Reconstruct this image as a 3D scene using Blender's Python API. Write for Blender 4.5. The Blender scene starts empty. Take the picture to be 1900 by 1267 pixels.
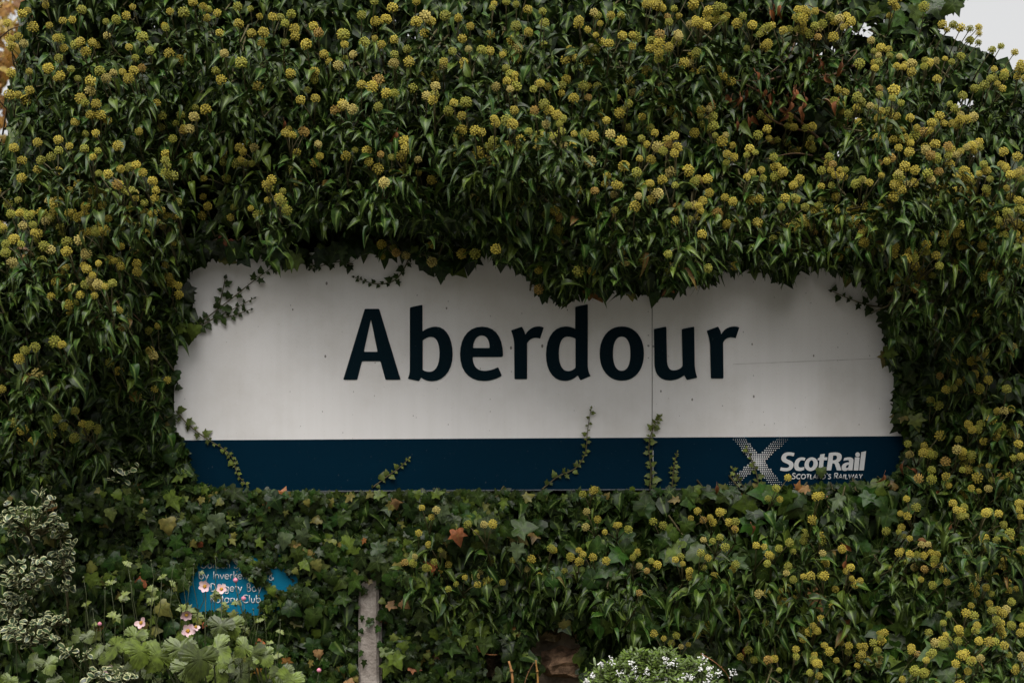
import bpy, math, random
import numpy as np
from mathutils import Vector

random.seed(7)
rng = np.random.default_rng(11)
scene = bpy.context.scene
col = scene.collection
R = math.radians

# ------------------------------------------------------------------ camera, sky, sun, exposure
CAM_D, MM, CAM_Z = 4.222, 0.0016, 1.5          # metres to the sign, metres per photo pixel on the sign, eye height
cam_data = bpy.data.cameras.new('camera')
cam_data.lens = 50
cam_data.sensor_width = 36
cam_data.clip_start = 0.05
cam_data.clip_end = 2000
cam_data.dof.use_dof = True
cam_data.dof.focus_distance = 4.1
cam_data.dof.aperture_fstop = 3.2
cam = bpy.data.objects.new('camera', cam_data)
cam.location = (0, -CAM_D, CAM_Z)
cam.rotation_euler = (R(90), 0, 0)
col.objects.link(cam)
scene.camera = cam

SUN_EL, SUN_AZ = 66, 12                         # sun high behind the photographer, veiled by cloud
world = bpy.data.worlds.new('World')
scene.world = world
world.use_nodes = True
wn = world.node_tree
wn.nodes.clear()
w_out = wn.nodes.new('ShaderNodeOutputWorld')
w_bg = wn.nodes.new('ShaderNodeBackground')
w_sky = wn.nodes.new('ShaderNodeTexSky')
w_sky.sky_type = 'NISHITA'
w_sky.sun_disc = False
w_sky.sun_elevation = R(SUN_EL)
w_sky.sun_rotation = R(180 - SUN_AZ)
w_sky.air_density = 1.0
w_sky.dust_density = 4.0
w_sky.ozone_density = 1.0
w_hsv = wn.nodes.new('ShaderNodeHueSaturation')   # cloud takes the blue out of the sky
w_hsv.inputs['Saturation'].default_value = 0.03
wn.links.new(w_sky.outputs[0], w_hsv.inputs['Color'])
wn.links.new(w_hsv.outputs[0], w_bg.inputs[0])
w_bg.inputs[1].default_value = 0.074
wn.links.new(w_bg.outputs[0], w_out.inputs[0])

sun_data = bpy.data.lights.new('sun', 'SUN')
sun_data.energy = 1.5
sun_data.angle = R(50)
sun_data.color = (1.0, 0.96, 0.9)
sun = bpy.data.objects.new('sun', sun_data)
sun.rotation_euler = (R(90 - SUN_EL), 0, R(-SUN_AZ))
col.objects.link(sun)

scene.view_settings.view_transform = 'Standard'
scene.view_settings.look = 'None'
scene.view_settings.exposure = 1.43
scene.view_settings.gamma = 1.0
scene.view_settings.use_curve_mapping = False
scene.render.engine = 'CYCLES'
cy = scene.cycles
cy.use_denoising = True
cy.max_bounces = 6
cy.diffuse_bounces = 3
cy.glossy_bounces = 2
cy.transmission_bounces = 2
cy.caustics_reflective = False
cy.caustics_refractive = False
cy.use_adaptive_sampling = True
cy.adaptive_threshold = 0.012

# ------------------------------------------------------------------ helpers
def P(px, py, b=0.0):
    """photo pixel at b metres in front of the sign -> world"""
    f = (CAM_D - b) / CAM_D
    return Vector(((px - 950) * MM * f, -b, CAM_Z + (633.5 - py) * MM * f))

def to_px(X):
    f = (CAM_D + X[..., 1]) / CAM_D
    return np.stack([950 + X[..., 0] / (MM * f), 633.5 - (X[..., 2] - CAM_Z) / (MM * f)], -1)

def inside(poly, pts):
    poly = np.asarray(poly, float); x, y = pts[..., 0], pts[..., 1]
    r = np.zeros(x.shape, bool); j = len(poly) - 1
    for i in range(len(poly)):
        xi, yi = poly[i]; xj, yj = poly[j]
        c = ((yi > y) != (yj > y)) & (x < (xj - xi) * (y - yi) / (yj - yi + 1e-12) + xi)
        r ^= c; j = i
    return r

def tag(o, label=None, cat=None, group=None, kind=None):
    if label: o['label'] = label
    if cat: o['category'] = cat
    if group: o['group'] = group
    if kind: o['kind'] = kind
    return o

def empty(name, loc, label, cat, group=None):
    o = bpy.data.objects.new(name, None)
    o.empty_display_size = 0.05
    o.location = loc
    col.objects.link(o)
    return tag(o, label, cat, group)

def link(name, me, parent=None):
    o = bpy.data.objects.new(name, me)
    col.objects.link(o)
    if parent is not None:
        o.parent = parent
        o.matrix_parent_inverse.identity()
        if parent.type == 'EMPTY' or parent.parent is None:
            pass
    return o

def world_pos(o):
    p = Vector(o.location)
    while o.parent is not None:
        o = o.parent
        p += o.location
    return p

def make_mesh(name, V, T, mat, vein=None, colr=None, smooth=True):
    V = np.ascontiguousarray(V, np.float32); T = np.ascontiguousarray(T, np.int32)
    me = bpy.data.meshes.new(name)
    me.vertices.add(len(V)); me.loops.add(T.size); me.polygons.add(len(T))
    me.vertices.foreach_set('co', V.ravel())
    me.loops.foreach_set('vertex_index', T.ravel())
    me.polygons.foreach_set('loop_start', np.arange(0, T.size, 3, dtype=np.int32))
    me.polygons.foreach_set('loop_total', np.full(len(T), 3, np.int32))
    me.polygons.foreach_set('use_smooth', np.full(len(T), smooth, bool))
    if vein is not None:
        a = me.attributes.new('vein', 'FLOAT', 'POINT')
        a.data.foreach_set('value', np.ascontiguousarray(vein, np.float32))
    c = np.ones((len(V), 4), np.float32)
    if colr is not None:
        c[:, :3] = colr
    a = me.attributes.new('Col', 'FLOAT_COLOR', 'POINT')
    a.data.foreach_set('color', c.ravel())
    me.update(calc_edges=True)
    me.materials.append(mat)
    return me

class MB:
    """collects triangles of one part"""
    def __init__(s): s.V = []; s.T = []; s.n = 0
    def add(s, V, T):
        V = np.asarray(V, float); T = np.asarray(T, int)
        s.V.append(V); s.T.append(T + s.n); s.n += len(V)
    def box(s, x0, x1, y0, y1, z0, z1):
        v = [(x, y, z) for x in (x0, x1) for y in (y0, y1) for z in (z0, z1)]
        q = [(0, 1, 3, 2), (4, 6, 7, 5), (0, 4, 5, 1), (2, 3, 7, 6), (0, 2, 6, 4), (1, 5, 7, 3)]
        s.add(v, [t for a, b, c, d in q for t in ((a, b, c), (a, c, d))])
    def tube(s, pts, rad, sides=5, flat=None):
        pts = [Vector(p) for p in pts]
        n = len(pts)
        if not hasattr(rad, '__len__'): rad = [rad] * n
        V = []; T = []
        for i, p in enumerate(pts):
            d = (pts[min(i + 1, n - 1)] - pts[max(i - 1, 0)])
            if d.length < 1e-9: d = Vector((0, 0, 1))
            d.normalize()
            a = d.cross(Vector((0, 1, 0)))
            if a.length < 0.05: a = d.cross(Vector((1, 0, 0)))
            a.normalize(); b = d.cross(a)
            for k in range(sides):
                t = 2 * math.pi * k / sides
                o = a * math.cos(t) * rad[i] + b * math.sin(t) * rad[i]
                if flat is not None: o.y *= flat
                V.append(p + o)
        for i in range(n - 1):
            for k in range(sides):
                a0 = i * sides + k; a1 = i * sides + (k + 1) % sides
                T += [(a0, a1, a1 + sides), (a0, a1 + sides, a0 + sides)]
        T += [(0, k + 1, k) for k in range(1, sides - 1)]
        m = (n - 1) * sides
        T += [(m, m + k, m + k + 1) for k in range(1, sides - 1)]
        s.add([tuple(v) for v in V], T)
    def build(s, name, mat, parent=None, smooth=True, vein=None):
        V = np.concatenate(s.V); T = np.concatenate(s.T)
        if parent is not None:
            V = V - np.array(world_pos(parent))
        me = make_mesh(name, V, T, mat, vein, None, smooth)
        return link(name, me, parent)

def smooth_line(pts, n):
    """Catmull-Rom resample of a polyline of tuples"""
    pts = [np.array(p, float) for p in pts]
    pts = [2 * pts[0] - pts[1]] + pts + [2 * pts[-1] - pts[-2]]
    m = len(pts) - 3; out = []
    for k in range(n):
        u = k / (n - 1) * m; i = min(int(u), m - 1); t = u - i
        a, b, c, d = pts[i:i + 4]
        out.append(0.5 * (2 * b + (c - a) * t + (2 * a - 5 * b + 4 * c - d) * t * t + (3 * b - a - 3 * c + d) * t ** 3))
    return out

# ------------------------------------------------------------------ materials
def new_mat(name):
    m = bpy.data.materials.new(name); m.use_nodes = True
    nt = m.node_tree; nt.nodes.clear()
    out = nt.nodes.new('ShaderNodeOutputMaterial')
    b = nt.nodes.new('ShaderNodeBsdfPrincipled')
    nt.links.new(b.outputs[0], out.inputs[0])
    return m, nt, b, out

def N(nt, t, **kw):
    n = nt.nodes.new(t)
    for k, v in kw.items():
        setattr(n, k, v)
    return n

def math_node(nt, op, a, b=None, clamp=False):
    n = nt.nodes.new('ShaderNodeMath'); n.operation = op; n.use_clamp = clamp
    for i, v in enumerate((a, b)):
        if v is None: continue
        if isinstance(v, (int, float)): n.inputs[i].default_value = v
        else: nt.links.new(v, n.inputs[i])
    return n.outputs[0]

def mix_col(nt, fac, a, b, mode='MIX'):
    n = nt.nodes.new('ShaderNodeMix'); n.data_type = 'RGBA'; n.blend_type = mode
    if isinstance(fac, (int, float)): n.inputs[0].default_value = fac
    else: nt.links.new(fac, n.inputs[0])
    for i, v in ((6, a), (7, b)):
        if isinstance(v, tuple): n.inputs[i].default_value = (*v, 1)
        else: nt.links.new(v, n.inputs[i])
    return n.outputs[2]

def ramp(nt, src, lo, hi):
    n = nt.nodes.new('ShaderNodeMapRange'); n.interpolation_type = 'SMOOTHSTEP'
    nt.links.new(src, n.inputs[0])
    n.inputs[1].default_value = lo; n.inputs[2].default_value = hi
    return n.outputs[0]

def noise(nt, scale, detail=3, rough=0.55, coord='pos'):
    n = nt.nodes.new('ShaderNodeTexNoise'); n.inputs['Scale'].default_value = scale
    n.inputs['Detail'].default_value = detail; n.inputs['Roughness'].default_value = rough
    if coord == 'pos':
        g = nt.nodes.new('ShaderNodeNewGeometry'); nt.links.new(g.outputs['Position'], n.inputs['Vector'])
    elif coord is not None:
        nt.links.new(coord, n.inputs['Vector'])
    return n.outputs['Fac']

def leaf_mat(name, vein_col, v0=0.8, v1=1.0, rough=0.38, vein_amt=0.8, spec=0.5, transl=0.0, mottle=0.35):
    """leaf colour = mesh colour attribute times object colour; the vein attribute runs 0 (blade) to 1 (rib or margin)"""
    m, nt, b, out = new_mat(name)
    at = N(nt, 'ShaderNodeAttribute', attribute_name='Col')
    oi = N(nt, 'ShaderNodeObjectInfo')
    base = mix_col(nt, 1.0, at.outputs['Color'], oi.outputs['Color'], 'MULTIPLY')
    nz = noise(nt, 60, 2)
    k = math_node(nt, 'MULTIPLY_ADD', ramp(nt, nz, 0.3, 0.7), mottle * 2)
    k.node.inputs[2].default_value = 1 - mottle
    cmb = N(nt, 'ShaderNodeCombineColor')
    for i in range(3): nt.links.new(k, cmb.inputs[i])
    base = mix_col(nt, 1.0, base, cmb.outputs[0], 'MULTIPLY')
    va = N(nt, 'ShaderNodeAttribute', attribute_name='vein')
    f = math_node(nt, 'MULTIPLY', ramp(nt, va.outputs['Fac'], v0, v1), vein_amt)
    base = mix_col(nt, f, base, vein_col)
    nt.links.new(base, b.inputs['Base Color'])
    b.inputs['Roughness'].default_value = rough
    b.inputs['Specular IOR Level'].default_value = spec
    if transl > 0:
        tr = N(nt, 'ShaderNodeBsdfTranslucent'); nt.links.new(base, tr.inputs[0])
        mx = N(nt, 'ShaderNodeMixShader'); mx.inputs[0].default_value = transl
        nt.links.new(b.outputs[0], mx.inputs[1]); nt.links.new(tr.outputs[0], mx.inputs[2])
        nt.links.new(mx.outputs[0], out.inputs[0])
    return m

def plain_mat(name, c, rough=0.6, spec=0.4, vary=0.25, scale=40, bump=0.0, c2=None):
    m, nt, b, out = new_mat(name)
    oi = N(nt, 'ShaderNodeObjectInfo')
    nz = noise(nt, scale, 4)
    c2 = c2 or tuple(x * (1 - vary) for x in c)
    base = mix_col(nt, ramp(nt, nz, 0.35, 0.65), c, c2)
    base = mix_col(nt, 1.0, base, oi.outputs['Color'], 'MULTIPLY')
    nt.links.new(base, b.inputs['Base Color'])
    b.inputs['Roughness'].default_value = rough
    b.inputs['Specular IOR Level'].default_value = spec
    if bump:
        bp = N(nt, 'ShaderNodeBump'); bp.inputs['Strength'].default_value = bump; bp.inputs['Distance'].default_value = 0.01
        nt.links.new(noise(nt, scale * 3, 5, 0.65), bp.inputs['Height'])
        nt.links.new(bp.outputs[0], b.inputs['Normal'])
    return m

M_LEAF = leaf_mat('ivy_leaf', (0.125, 0.175, 0.045), 0.68, 1.0, rough=0.38, vein_amt=0.7, spec=0.17)
M_STEM = plain_mat('ivy_stem', (0.10, 0.085, 0.035), 0.6, vary=0.4)
M_TWIG = plain_mat('dead_twig', (0.13, 0.075, 0.035), 0.75, vary=0.5)
M_DEAD = leaf_mat('dead_leaf', (0.10, 0.05, 0.02), 0.8, 1.0, rough=0.7, vein_amt=0.5)
M_VARI = leaf_mat('variegated_leaf', (0.38, 0.38, 0.20), 0.56, 0.80, rough=0.42, vein_amt=0.95, mottle=0.3)
M_ANEM = leaf_mat('anemone_leaf', (0.13, 0.17, 0.04), 0.74, 1.0, rough=0.5, vein_amt=0.25, transl=0.12)
M_GREEN_STEM = plain_mat('green_stem', (0.045, 0.055, 0.018), 0.6)
M_AUTUMN = leaf_mat('autumn_leaf', (0.5, 0.3, 0.08), 0.8, 1.0, rough=0.6, vein_amt=0.4, transl=0.35)

def umbel_mat():
    m, nt, b, out = new_mat('ivy_flower')
    oi = N(nt, 'ShaderNodeObjectInfo')
    at = N(nt, 'ShaderNodeAttribute', attribute_name='Col')
    va = N(nt, 'ShaderNodeAttribute', attribute_name='vein')
    base = mix_col(nt, 1.0, at.outputs['Color'], oi.outputs['Color'], 'MULTIPLY')
    base = mix_col(nt, va.outputs['Fac'], (0.095, 0.085, 0.02), base)
    nt.links.new(base, b.inputs['Base Color'])
    b.inputs['Roughness'].default_value = 0.75
    b.inputs['Specular IOR Level'].default_value = 0.25
    return m
M_UMBEL = umbel_mat()

# ------------------------------------------------------------------ leaf and flower templates (V, T, vein)
def grid_leaf(rows, w, cols, fold=0.35, droop=0.25, wave=0.05, ph=0.0, petiole=0.3, vein_edge=False, side=0.0):
    V = []; vein = []; T = []
    nc = len(cols)
    for s, hw in zip(rows, w):
        for u in cols:
            x = u * hw
            z = fold * abs(x) * (1 - 0.3 * s) - droop * s * s + wave * math.sin(s * 8 + ph + (2 if u > 0 else 0)) * abs(u)
            V.append((x + side * s * s, s - 0.30 * droop * s * s, z))
            vein.append((abs(u) if vein_edge else 1 - abs(u)))
    for i in range(len(rows) - 1):
        for j in range(nc - 1):
            a = i * nc + j
            T += [(a, a + 1, a + nc + 1), (a, a + nc + 1, a + nc)]
    if petiole:
        n = len(V); t = 0.014
        V += [(-t, 0, 0), (t, 0, 0), (0, -petiole, 0.02 + petiole * 0.15), (0, -petiole, petiole * 0.15 - 0.02)]
        vein += [0.9] * 4
        T += [(n, n + 1, n + 2), (n + 1, n + 3, n + 2), (n, n + 2, n + 3)]
    return np.array(V), np.array(T), np.array(vein)

def lobed_leaf(half, centre=(0, 0.3), cup=0.12, droop=0.15, ph=0.0, petiole=0.25, veins=None, jitter=0.0, ring=True, ringz=0.03):
    r = random.Random(int(ph * 100) + len(half))
    left = [(-x, y) for x, y in reversed(half[1:-1])]
    out = list(half) + left
    if jitter: out = [(x + r.uniform(-jitter, jitter), y + r.uniform(-jitter, jitter)) for x, y in out]
    n = len(out); V = []; vein = []; T = []
    hv = veins + [0 for _ in range(0)]
    ov = list(hv) + list(reversed(hv[1:-1]))
    def z(x, y, e): return cup * (x * x + (y - 0.3) ** 2) * math.cos(ph) - droop * max(y, 0) ** 2 + 0.05 * e * math.sin(ph * 3 + 5 * x + 3 * y)
    V.append((centre[0], centre[1], 0)); vein.append(1.0)
    if ring:
        for (x, y), v in zip(out, ov):
            mx, my = centre[0] + (x - centre[0]) * 0.55, centre[1] + (y - centre[1]) * 0.55
            V.append((mx, my, z(mx, my, 0.5) + (ringz if not v else -0.01))); vein.append(0.95 * v)
    for (x, y), v in zip(out, ov):
        V.append((x, y, z(x, y, 1.0))); vein.append(0.85 * v)
    for i in range(n):
        j = (i + 1) % n
        if ring:
            a, b, c, d = 1 + i, 1 + j, 1 + n + i, 1 + n + j
            T += [(0, a, b), (a, c, d), (a, d, b)]
        else:
            T.append((0, 1 + i, 1 + j))
    if petiole:
        k = len(V); t = 0.016
        V += [(-t, 0.02, 0), (t, 0.02, 0), (0, -petiole, 0.02 - petiole * 0.2), (0, -petiole, -0.02 - petiole * 0.2)]
        vein += [0.9] * 4
        T += [(k, k + 1, k + 2), (k + 1, k + 3, k + 2), (k, k + 2, k + 3)]
    return np.array(V), np.array(T), np.array(vein)

C5 = [-1, -0.55, 0, 0.55, 1]
C3 = [-1, 0, 1]
ADULT_R = [0, .10, .27, .47, .68, .86, 1.0]
ADULT_W = [.03, .135, .21, .195, .125, .05, 0.004]
ADULT = [grid_leaf(ADULT_R, [a * k for a in ADULT_W], C5, fold=f, droop=d, wave=wv, ph=p, petiole=0.34, side=sd * .55)
         for k, f, d, wv, p, sd in ((1, .8, .6, .03, 0, .10), (.85, 1.3, .8, .04, 1, -.14), (1.25, .5, .5, .06, 2, .05), (.95, 1.0, .95, .03, 3, .16),
                                    (.7, 1.6, .7, .03, 4, -.10), (1.3, .6, .75, .07, 5, -.16), (.65, 1.2, 1.1, .04, 6, .10), (1.0, .9, .3, .05, 7, .22))]
ADULT_LO = [grid_leaf([0, .3, .68, 1], [.03, .27, .17, .0], C3, fold=f, droop=d, petiole=0) for f, d in ((.4, .3), (.8, .4), (.2, .1))]
IVY_HALF = [(0, 0), (.17, -.13), (.36, -.13), (.42, -.02), (.36, .14), (.58, .40), (.30, .44), (.20, .66), (0, 1.0)]
IVY_VEIN = [1, 0, 1, 0, 0, 1, 0, 0, 1]
IVY_H2 = [(0, 0), (.2, -.1), (.4, -.06), (.48, .08), (.40, .22), (.46, .42), (.30, .52), (.16, .75), (0, 1.0)]
IVY_H3 = [(0, 0), (.14, -.1), (.28, -.08), (.32, .05), (.22, .2), (.50, .52), (.22, .50), (.15, .7), (0, 1.05)]
LOBED = [lobed_leaf(h, cup=c, droop=d, ph=p, veins=IVY_VEIN, jitter=0.025) for h, c, d, p in
         ((IVY_HALF, .2, .15, .1), (IVY_HALF, -.25, .3, 1.1), (IVY_H2, .3, .25, 2.2), (IVY_H2, -.1, .3, .6), (IVY_H3, .2, .2, 1.7), (IVY_H3, -.2, .1, 2.9))]
LOBED_LO = [lobed_leaf(h, cup=c, droop=.2, ph=.5, veins=IVY_VEIN, ring=False, petiole=0) for h, c in ((IVY_HALF, .2), (IVY_H2, -.2))]
AN_HALF = [(0, 0), (.14, -.10), (.44, -.26), (.52, -.12), (.66, -.06), (.66, .08), (.76, .18), (.68, .28), (.66, .38), (.52, .40), (.30, .36),
           (.46, .52), (.42, .62), (.40, .74), (.28, .78), (.22, .90), (.10, .92), (0, 1.06)]
AN_VEIN = [1, 0, .3, 0, .3, 0, 1, 0, .3, 0, 0, .5, 0, .6, 0, .5, 0, 1]
def toothed(half, vein, amp):
    h, v = [half[0]], [vein[0]]
    for i in range(1, len(half)):
        (x0, y0), (x1, y1) = half[i - 1], half[i]; L = math.dist(half[i - 1], half[i]) + 1e-9
        if 1 < i < len(half) - 1:
            h += [(x0 + (x1 - x0) * .35 + (y1 - y0) / L * amp, y0 + (y1 - y0) * .35 - (x1 - x0) / L * amp), (x0 + (x1 - x0) * .62 - (y1 - y0) / L * amp * .8, y0 + (y1 - y0) * .62 + (x1 - x0) / L * amp * .8)]; v += [0, 0]
        h.append(half[i]); v.append(vein[i])
    return h, v
AN_HALF, AN_VEIN = toothed([(x * 1.02, y) for x, y in AN_HALF], AN_VEIN, .028)
ANEM = [lobed_leaf(AN_HALF, cup=c, droop=d, ph=p, veins=AN_VEIN, jitter=0.02, petiole=0, ringz=0.012) for c, d, p in ((.25, .35, .2), (-.2, .3, 1.2), (.15, .5, 2.1))]
AS_HALF = [(0, 0), (.16, .1), (.42, .06), (.36, .22), (.55, .38), (.33, .40), (.22, .42), (.30, .62), (.20, .72), (0, 1.0)]
AN_SMALL = [lobed_leaf(AS_HALF, cup=c, droop=d, ph=p, veins=[1, 0, .3, 0, 1, 0, 0, .5, 0, 1], jitter=0.03, petiole=0.1) for c, d, p in ((.25, .3, .4), (-.2, .4, 1.5))]
VARI = [grid_leaf([0, .15, .4, .68, .9, 1.0], [.05, .17, .29, .32, .20, .02], [-1, -.72, 0, .72, 1], fold=f, droop=d, wave=.05, ph=p, petiole=0.12, vein_edge=True)
        for f, d, p in ((.4, .2, 0), (.2, .4, 2), (.6, .1, 4))]
def vari_fix(t):
    V, T, v = t; v = v.copy(); n = 30
    v[:5] = .5; v[25:30] = np.maximum(v[25:30], .6); v[30:] = .2
    return V, T, v
VARI = [vari_fix(t) for t in VARI]
BLADE = [grid_leaf([0, .4, .75, 1], [.03, .11, .09, .0], C3, fold=.3, droop=d, petiole=0) for d in (.1, .4, -.1)]
ELM = [grid_leaf([0, .25, .55, .8, 1], [.03, .28, .33, .2, 0], C3, fold=.25, droop=d, petiole=.2) for d in (.1, .3)]

def octa(c, r, sq=1.0, ax=None):
    v = np.array([(1, 0, 0), (-1, 0, 0), (0, 1, 0), (0, -1, 0), (0, 0, 1), (0, 0, -1)], float) * r
    t = np.array([(0, 2, 4), (2, 1, 4), (1, 3, 4), (3, 0, 4), (2, 0, 5), (1, 2, 5), (3, 1, 5), (0, 3, 5)])
    return v + np.array(c), t

def umbel_template(n, seed, rf=0.155, open_=0.0):
    r = random.Random(seed)
    V = []; T = []; A = []; k = 0
    for i in range(n):
        z = 1 - 2 * (i + .5) / n
        if z < -0.8: continue
        a = i * 2.39996
        q = math.sqrt(1 - z * z)
        d = np.array((q * math.cos(a) + r.uniform(-.08, .08), q * math.sin(a) + r.uniform(-.08, .08), z + r.uniform(-.08, .08)))
        d /= np.linalg.norm(d)
        rad = r.uniform(.82, .98)
        v, t = octa(d * rad, rf * r.uniform(.8, 1.2))
        V.append(v); T.append(t + k); A.append(np.full(6, r.uniform(.75, 1.0))); k += 6
        s = np.cross(d, (0.3, 0.5, 0.8)); s /= np.linalg.norm(s); s *= 0.03      # the flower's own little stalk
        V.append(np.array([d * .15 - s, d * .15 + s, d * rad])); T.append(np.array([(0, 1, 2)]) + k); A.append(np.array([.1, .1, .35])); k += 3
    # core
    v, t = octa((0, 0, 0), 0.82)
    V.append(v); T.append(t + k); A.append(np.full(6, .42)); k += 6
    return np.concatenate(V), np.concatenate(T), np.concatenate(A)
UMBEL = [umbel_template(56, 1, .165), umbel_template(48, 2, .18), umbel_template(66, 3, .155), umbel_template(40, 4, .20)]

LOBED = [(V, T, v * .86) for V, T, v in LOBED]
TEMPL = {'adult': ADULT, 'adult_lo': ADULT_LO, 'lobed': LOBED, 'lobed_lo': LOBED_LO, 'umbel': UMBEL, 'anem': ANEM,
         'an_small': AN_SMALL, 'vari': VARI, 'blade': BLADE, 'elm': ELM}
MATS = {'adult': M_LEAF, 'adult_lo': M_LEAF, 'lobed': M_LEAF, 'lobed_lo': M_LEAF, 'umbel': M_UMBEL, 'anem': M_ANEM,
        'an_small': M_ANEM, 'vari': M_VARI, 'blade': M_ANEM, 'elm': M_AUTUMN}
SHARED = {}
def shared_mesh(kind, i, name, mat=None):
    key = (kind, i, mat.name if mat else None)
    if key not in SHARED:
        V, T, a = TEMPL[kind][i]
        SHARED[key] = make_mesh(name, V, T, mat or MATS[kind], a, None, kind != 'umbel')
    return SHARED[key]

def frame(p, d, n, s):
    """matrix with the leaf's length along d, its upper face towards n"""
    y = Vector(d).normalized()
    x = y.cross(Vector(n))
    if x.length < 1e-4: x = y.cross(Vector((0.3, 1, 0.2)))
    x.normalize(); z = x.cross(y)
    return np.array([[x.x * s, y.x * s, z.x * s, p[0]], [x.y * s, y.y * s, z.y * s, p[1]], [x.z * s, y.z * s, z.z * s, p[2]], [0, 0, 0, 1]])

def frames(p, d, n, s):
    y = d / np.linalg.norm(d, axis=1, keepdims=True)
    x = np.cross(y, n); x /= np.linalg.norm(x, axis=1, keepdims=True) + 1e-9
    z = np.cross(x, y)
    M = np.zeros((len(p), 4, 4)); s = s[:, None]
    M[:, :3, 0] = x * s; M[:, :3, 1] = y * s; M[:, :3, 2] = z * s; M[:, :3, 3] = p; M[:, 3, 3] = 1
    return M

from mathutils import Matrix
class Pool:
    """pieces of one plant: (kind, variant, matrix, colour, score)"""
    def __init__(s): s.items = []
    def add(s, kind, var, M, c, score=0.0): s.items.append((kind, var, M, c, score))
    def emit(s, parent, part_name, mass_name, cap, mat=None):
        if not s.items: return
        order = sorted(range(len(s.items)), key=lambda i: -s.items[i][4])
        single = [i for i in order[:cap] if s.items[i][4] > 0]
        rest = set(range(len(s.items))) - set(single)
        off = np.array(world_pos(parent))
        for i in single:
            kind, var, M, c, sc = s.items[i]
            o = link(part_name, shared_mesh(kind, var, part_name, mat), parent)
            M = M.copy(); M[:3, 3] -= off
            o.matrix_basis = Matrix(M.tolist())
            o.color = (*c, 1)
        if rest:
            by = {}
            for i in rest: by.setdefault(s.items[i][:2], []).append(i)
            VV, TT, AA, CC = [], [], [], []; n = 0
            for (kind, var), ids in by.items():
                V, T, a = TEMPL[kind][var]
                Ms = np.array([s.items[i][2] for i in ids])
                W = np.einsum('nij,vj->nvi', Ms[:, :3, :3], V) + Ms[:, None, :3, 3] - off
                k = len(V); m = len(ids)
                VV.append(W.reshape(-1, 3))
                TT.append((T[None] + (np.arange(m) * k)[:, None, None]).reshape(-1, 3) + n)
                AA.append(np.tile(a, m)); CC.append(np.repeat(np.array([s.items[i][3] for i in ids]), k, 0)); n += m * k
            me = make_mesh(mass_name, np.concatenate(VV), np.concatenate(TT), mat or MATS[s.items[0][0]], np.concatenate(AA), np.concatenate(CC),
                           s.items[0][0] != 'umbel')
            o = link(mass_name, me, parent)
            o['kind'] = 'stuff'

# ------------------------------------------------------------------ ground
def grass_mat():
    m, nt, b, out = new_mat('soil_and_grass')
    c = mix_col(nt, ramp(nt, noise(nt, 3, 6), .4, .6), (0.05, 0.035, 0.022), (0.045, 0.065, 0.025))
    nt.links.new(c, b.inputs['Base Color']); b.inputs['Roughness'].default_value = 0.95
    return m
mb = MB()
mb.add([(-600, -600, 0), (600, -600, 0), (600, 600, 0), (-600, 600, 0)], [(0, 1, 2), (0, 2, 3)])
g = mb.build('ground', grass_mat()); g['kind'] = 'structure'

M_BOUNCE_PAVE = plain_mat('bounce_paving', (0.11, 0.105, 0.10), 0.9, scale=6, bump=.3)
mb = MB(); mb.box(-30, 30, -14, -1.3, -.05, .06)  # out-of-frame slab added to bounce light up at the sign and leaves
g = mb.build('bounce_pavement', M_BOUNCE_PAVE, smooth=False); g['kind'] = 'structure'

# unseen slope behind the camera, added to block low front skylight
mb = MB()
xs = np.linspace(-60, 60, 41); prof = [(-13, -.02), (-15, 1.5), (-17, 4.2), (-19, 6.6), (-21, 7.6), (-30, 8.0), (-45, 7.0)]
V = [(x, y + 1.2 * math.sin(x * .23 + k) * (k > 0), z * (1 + .10 * math.sin(x * .31 + k * 1.7))) for k, (y, z) in enumerate(prof) for x in xs]
nx = len(xs)
mb.add(V, [t for k in range(len(prof) - 1) for i in range(nx - 1) for t in ((k * nx + i, k * nx + nx + i, k * nx + i + 1), (k * nx + i + 1, k * nx + nx + i, k * nx + nx + i + 1))])
g = mb.build('shade_slope', grass_mat()); g['kind'] = 'structure'

# ------------------------------------------------------------------ stone wall behind the ivy
M_MORTAR = plain_mat('mortar', (0.26, 0.20, 0.14), 0.95, vary=0.6, scale=18, bump=0.6)
M_STONE = plain_mat('stone', (0.36, 0.25, 0.15), 0.9, scale=34, bump=1.0, c2=(0.12, 0.085, 0.05))
wall = empty('stone_wall', (0, 0.3, 0), 'rough brown stone wall showing through a gap in the ivy by the white flowers', 'wall')
mb = MB()
XL, XR = -2.2, 2.2
mb.box(XL, XR, 0.085, 0.45, 0.0, 1.72)
mb.build('mortar_core', M_MORTAR, wall, smooth=False)
def stone(cx, cz, w, h, d, seed):
    r = random.Random(seed)
    n = 6; V = []; T = []
    for j in range(n):
        for i in range(n):
            u = -1 + 2 * i / (n - 1); v = -1 + 2 * j / (n - 1)
            e = max(abs(u), abs(v))
            k = 1 - 0.07 * (abs(u) * abs(v)) ** 2
            x = cx + u * w / 2 * k + r.uniform(-.009, .009); z = cz + v * h / 2 * k + r.uniform(-.009, .009)
            y = 0.1 if e > .99 else 0.075 - d * (1 - e ** 4) + r.uniform(-.009, .009)
            V.append((x, y, z))
    for j in range(n - 1):
        for i in range(n - 1):
            a = j * n + i
            T += [(a, a + 1, a + n + 1), (a, a + n + 1, a + n)]
    return V, T
z = 0.02; row = 0
while z < 0.95:
    h = random.uniform(.06, .12); x = -0.75 + random.uniform(-.1, 0)
    while x < 0.75:
        w = random.uniform(.08, .2)
        mb = MB(); mb.add(*stone(x + w / 2, z + h / 2, w - .012, h - .012, random.uniform(.02, .05), int(x * 1000) + row))
        o = mb.build('stone', M_STONE, wall, smooth=False)
        t = random.uniform(.6, 1.3); o.color = (t, t * random.uniform(.85, 1.05), t * random.uniform(.8, 1.1), 1)
        x += w
    z += h; row += 1

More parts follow.
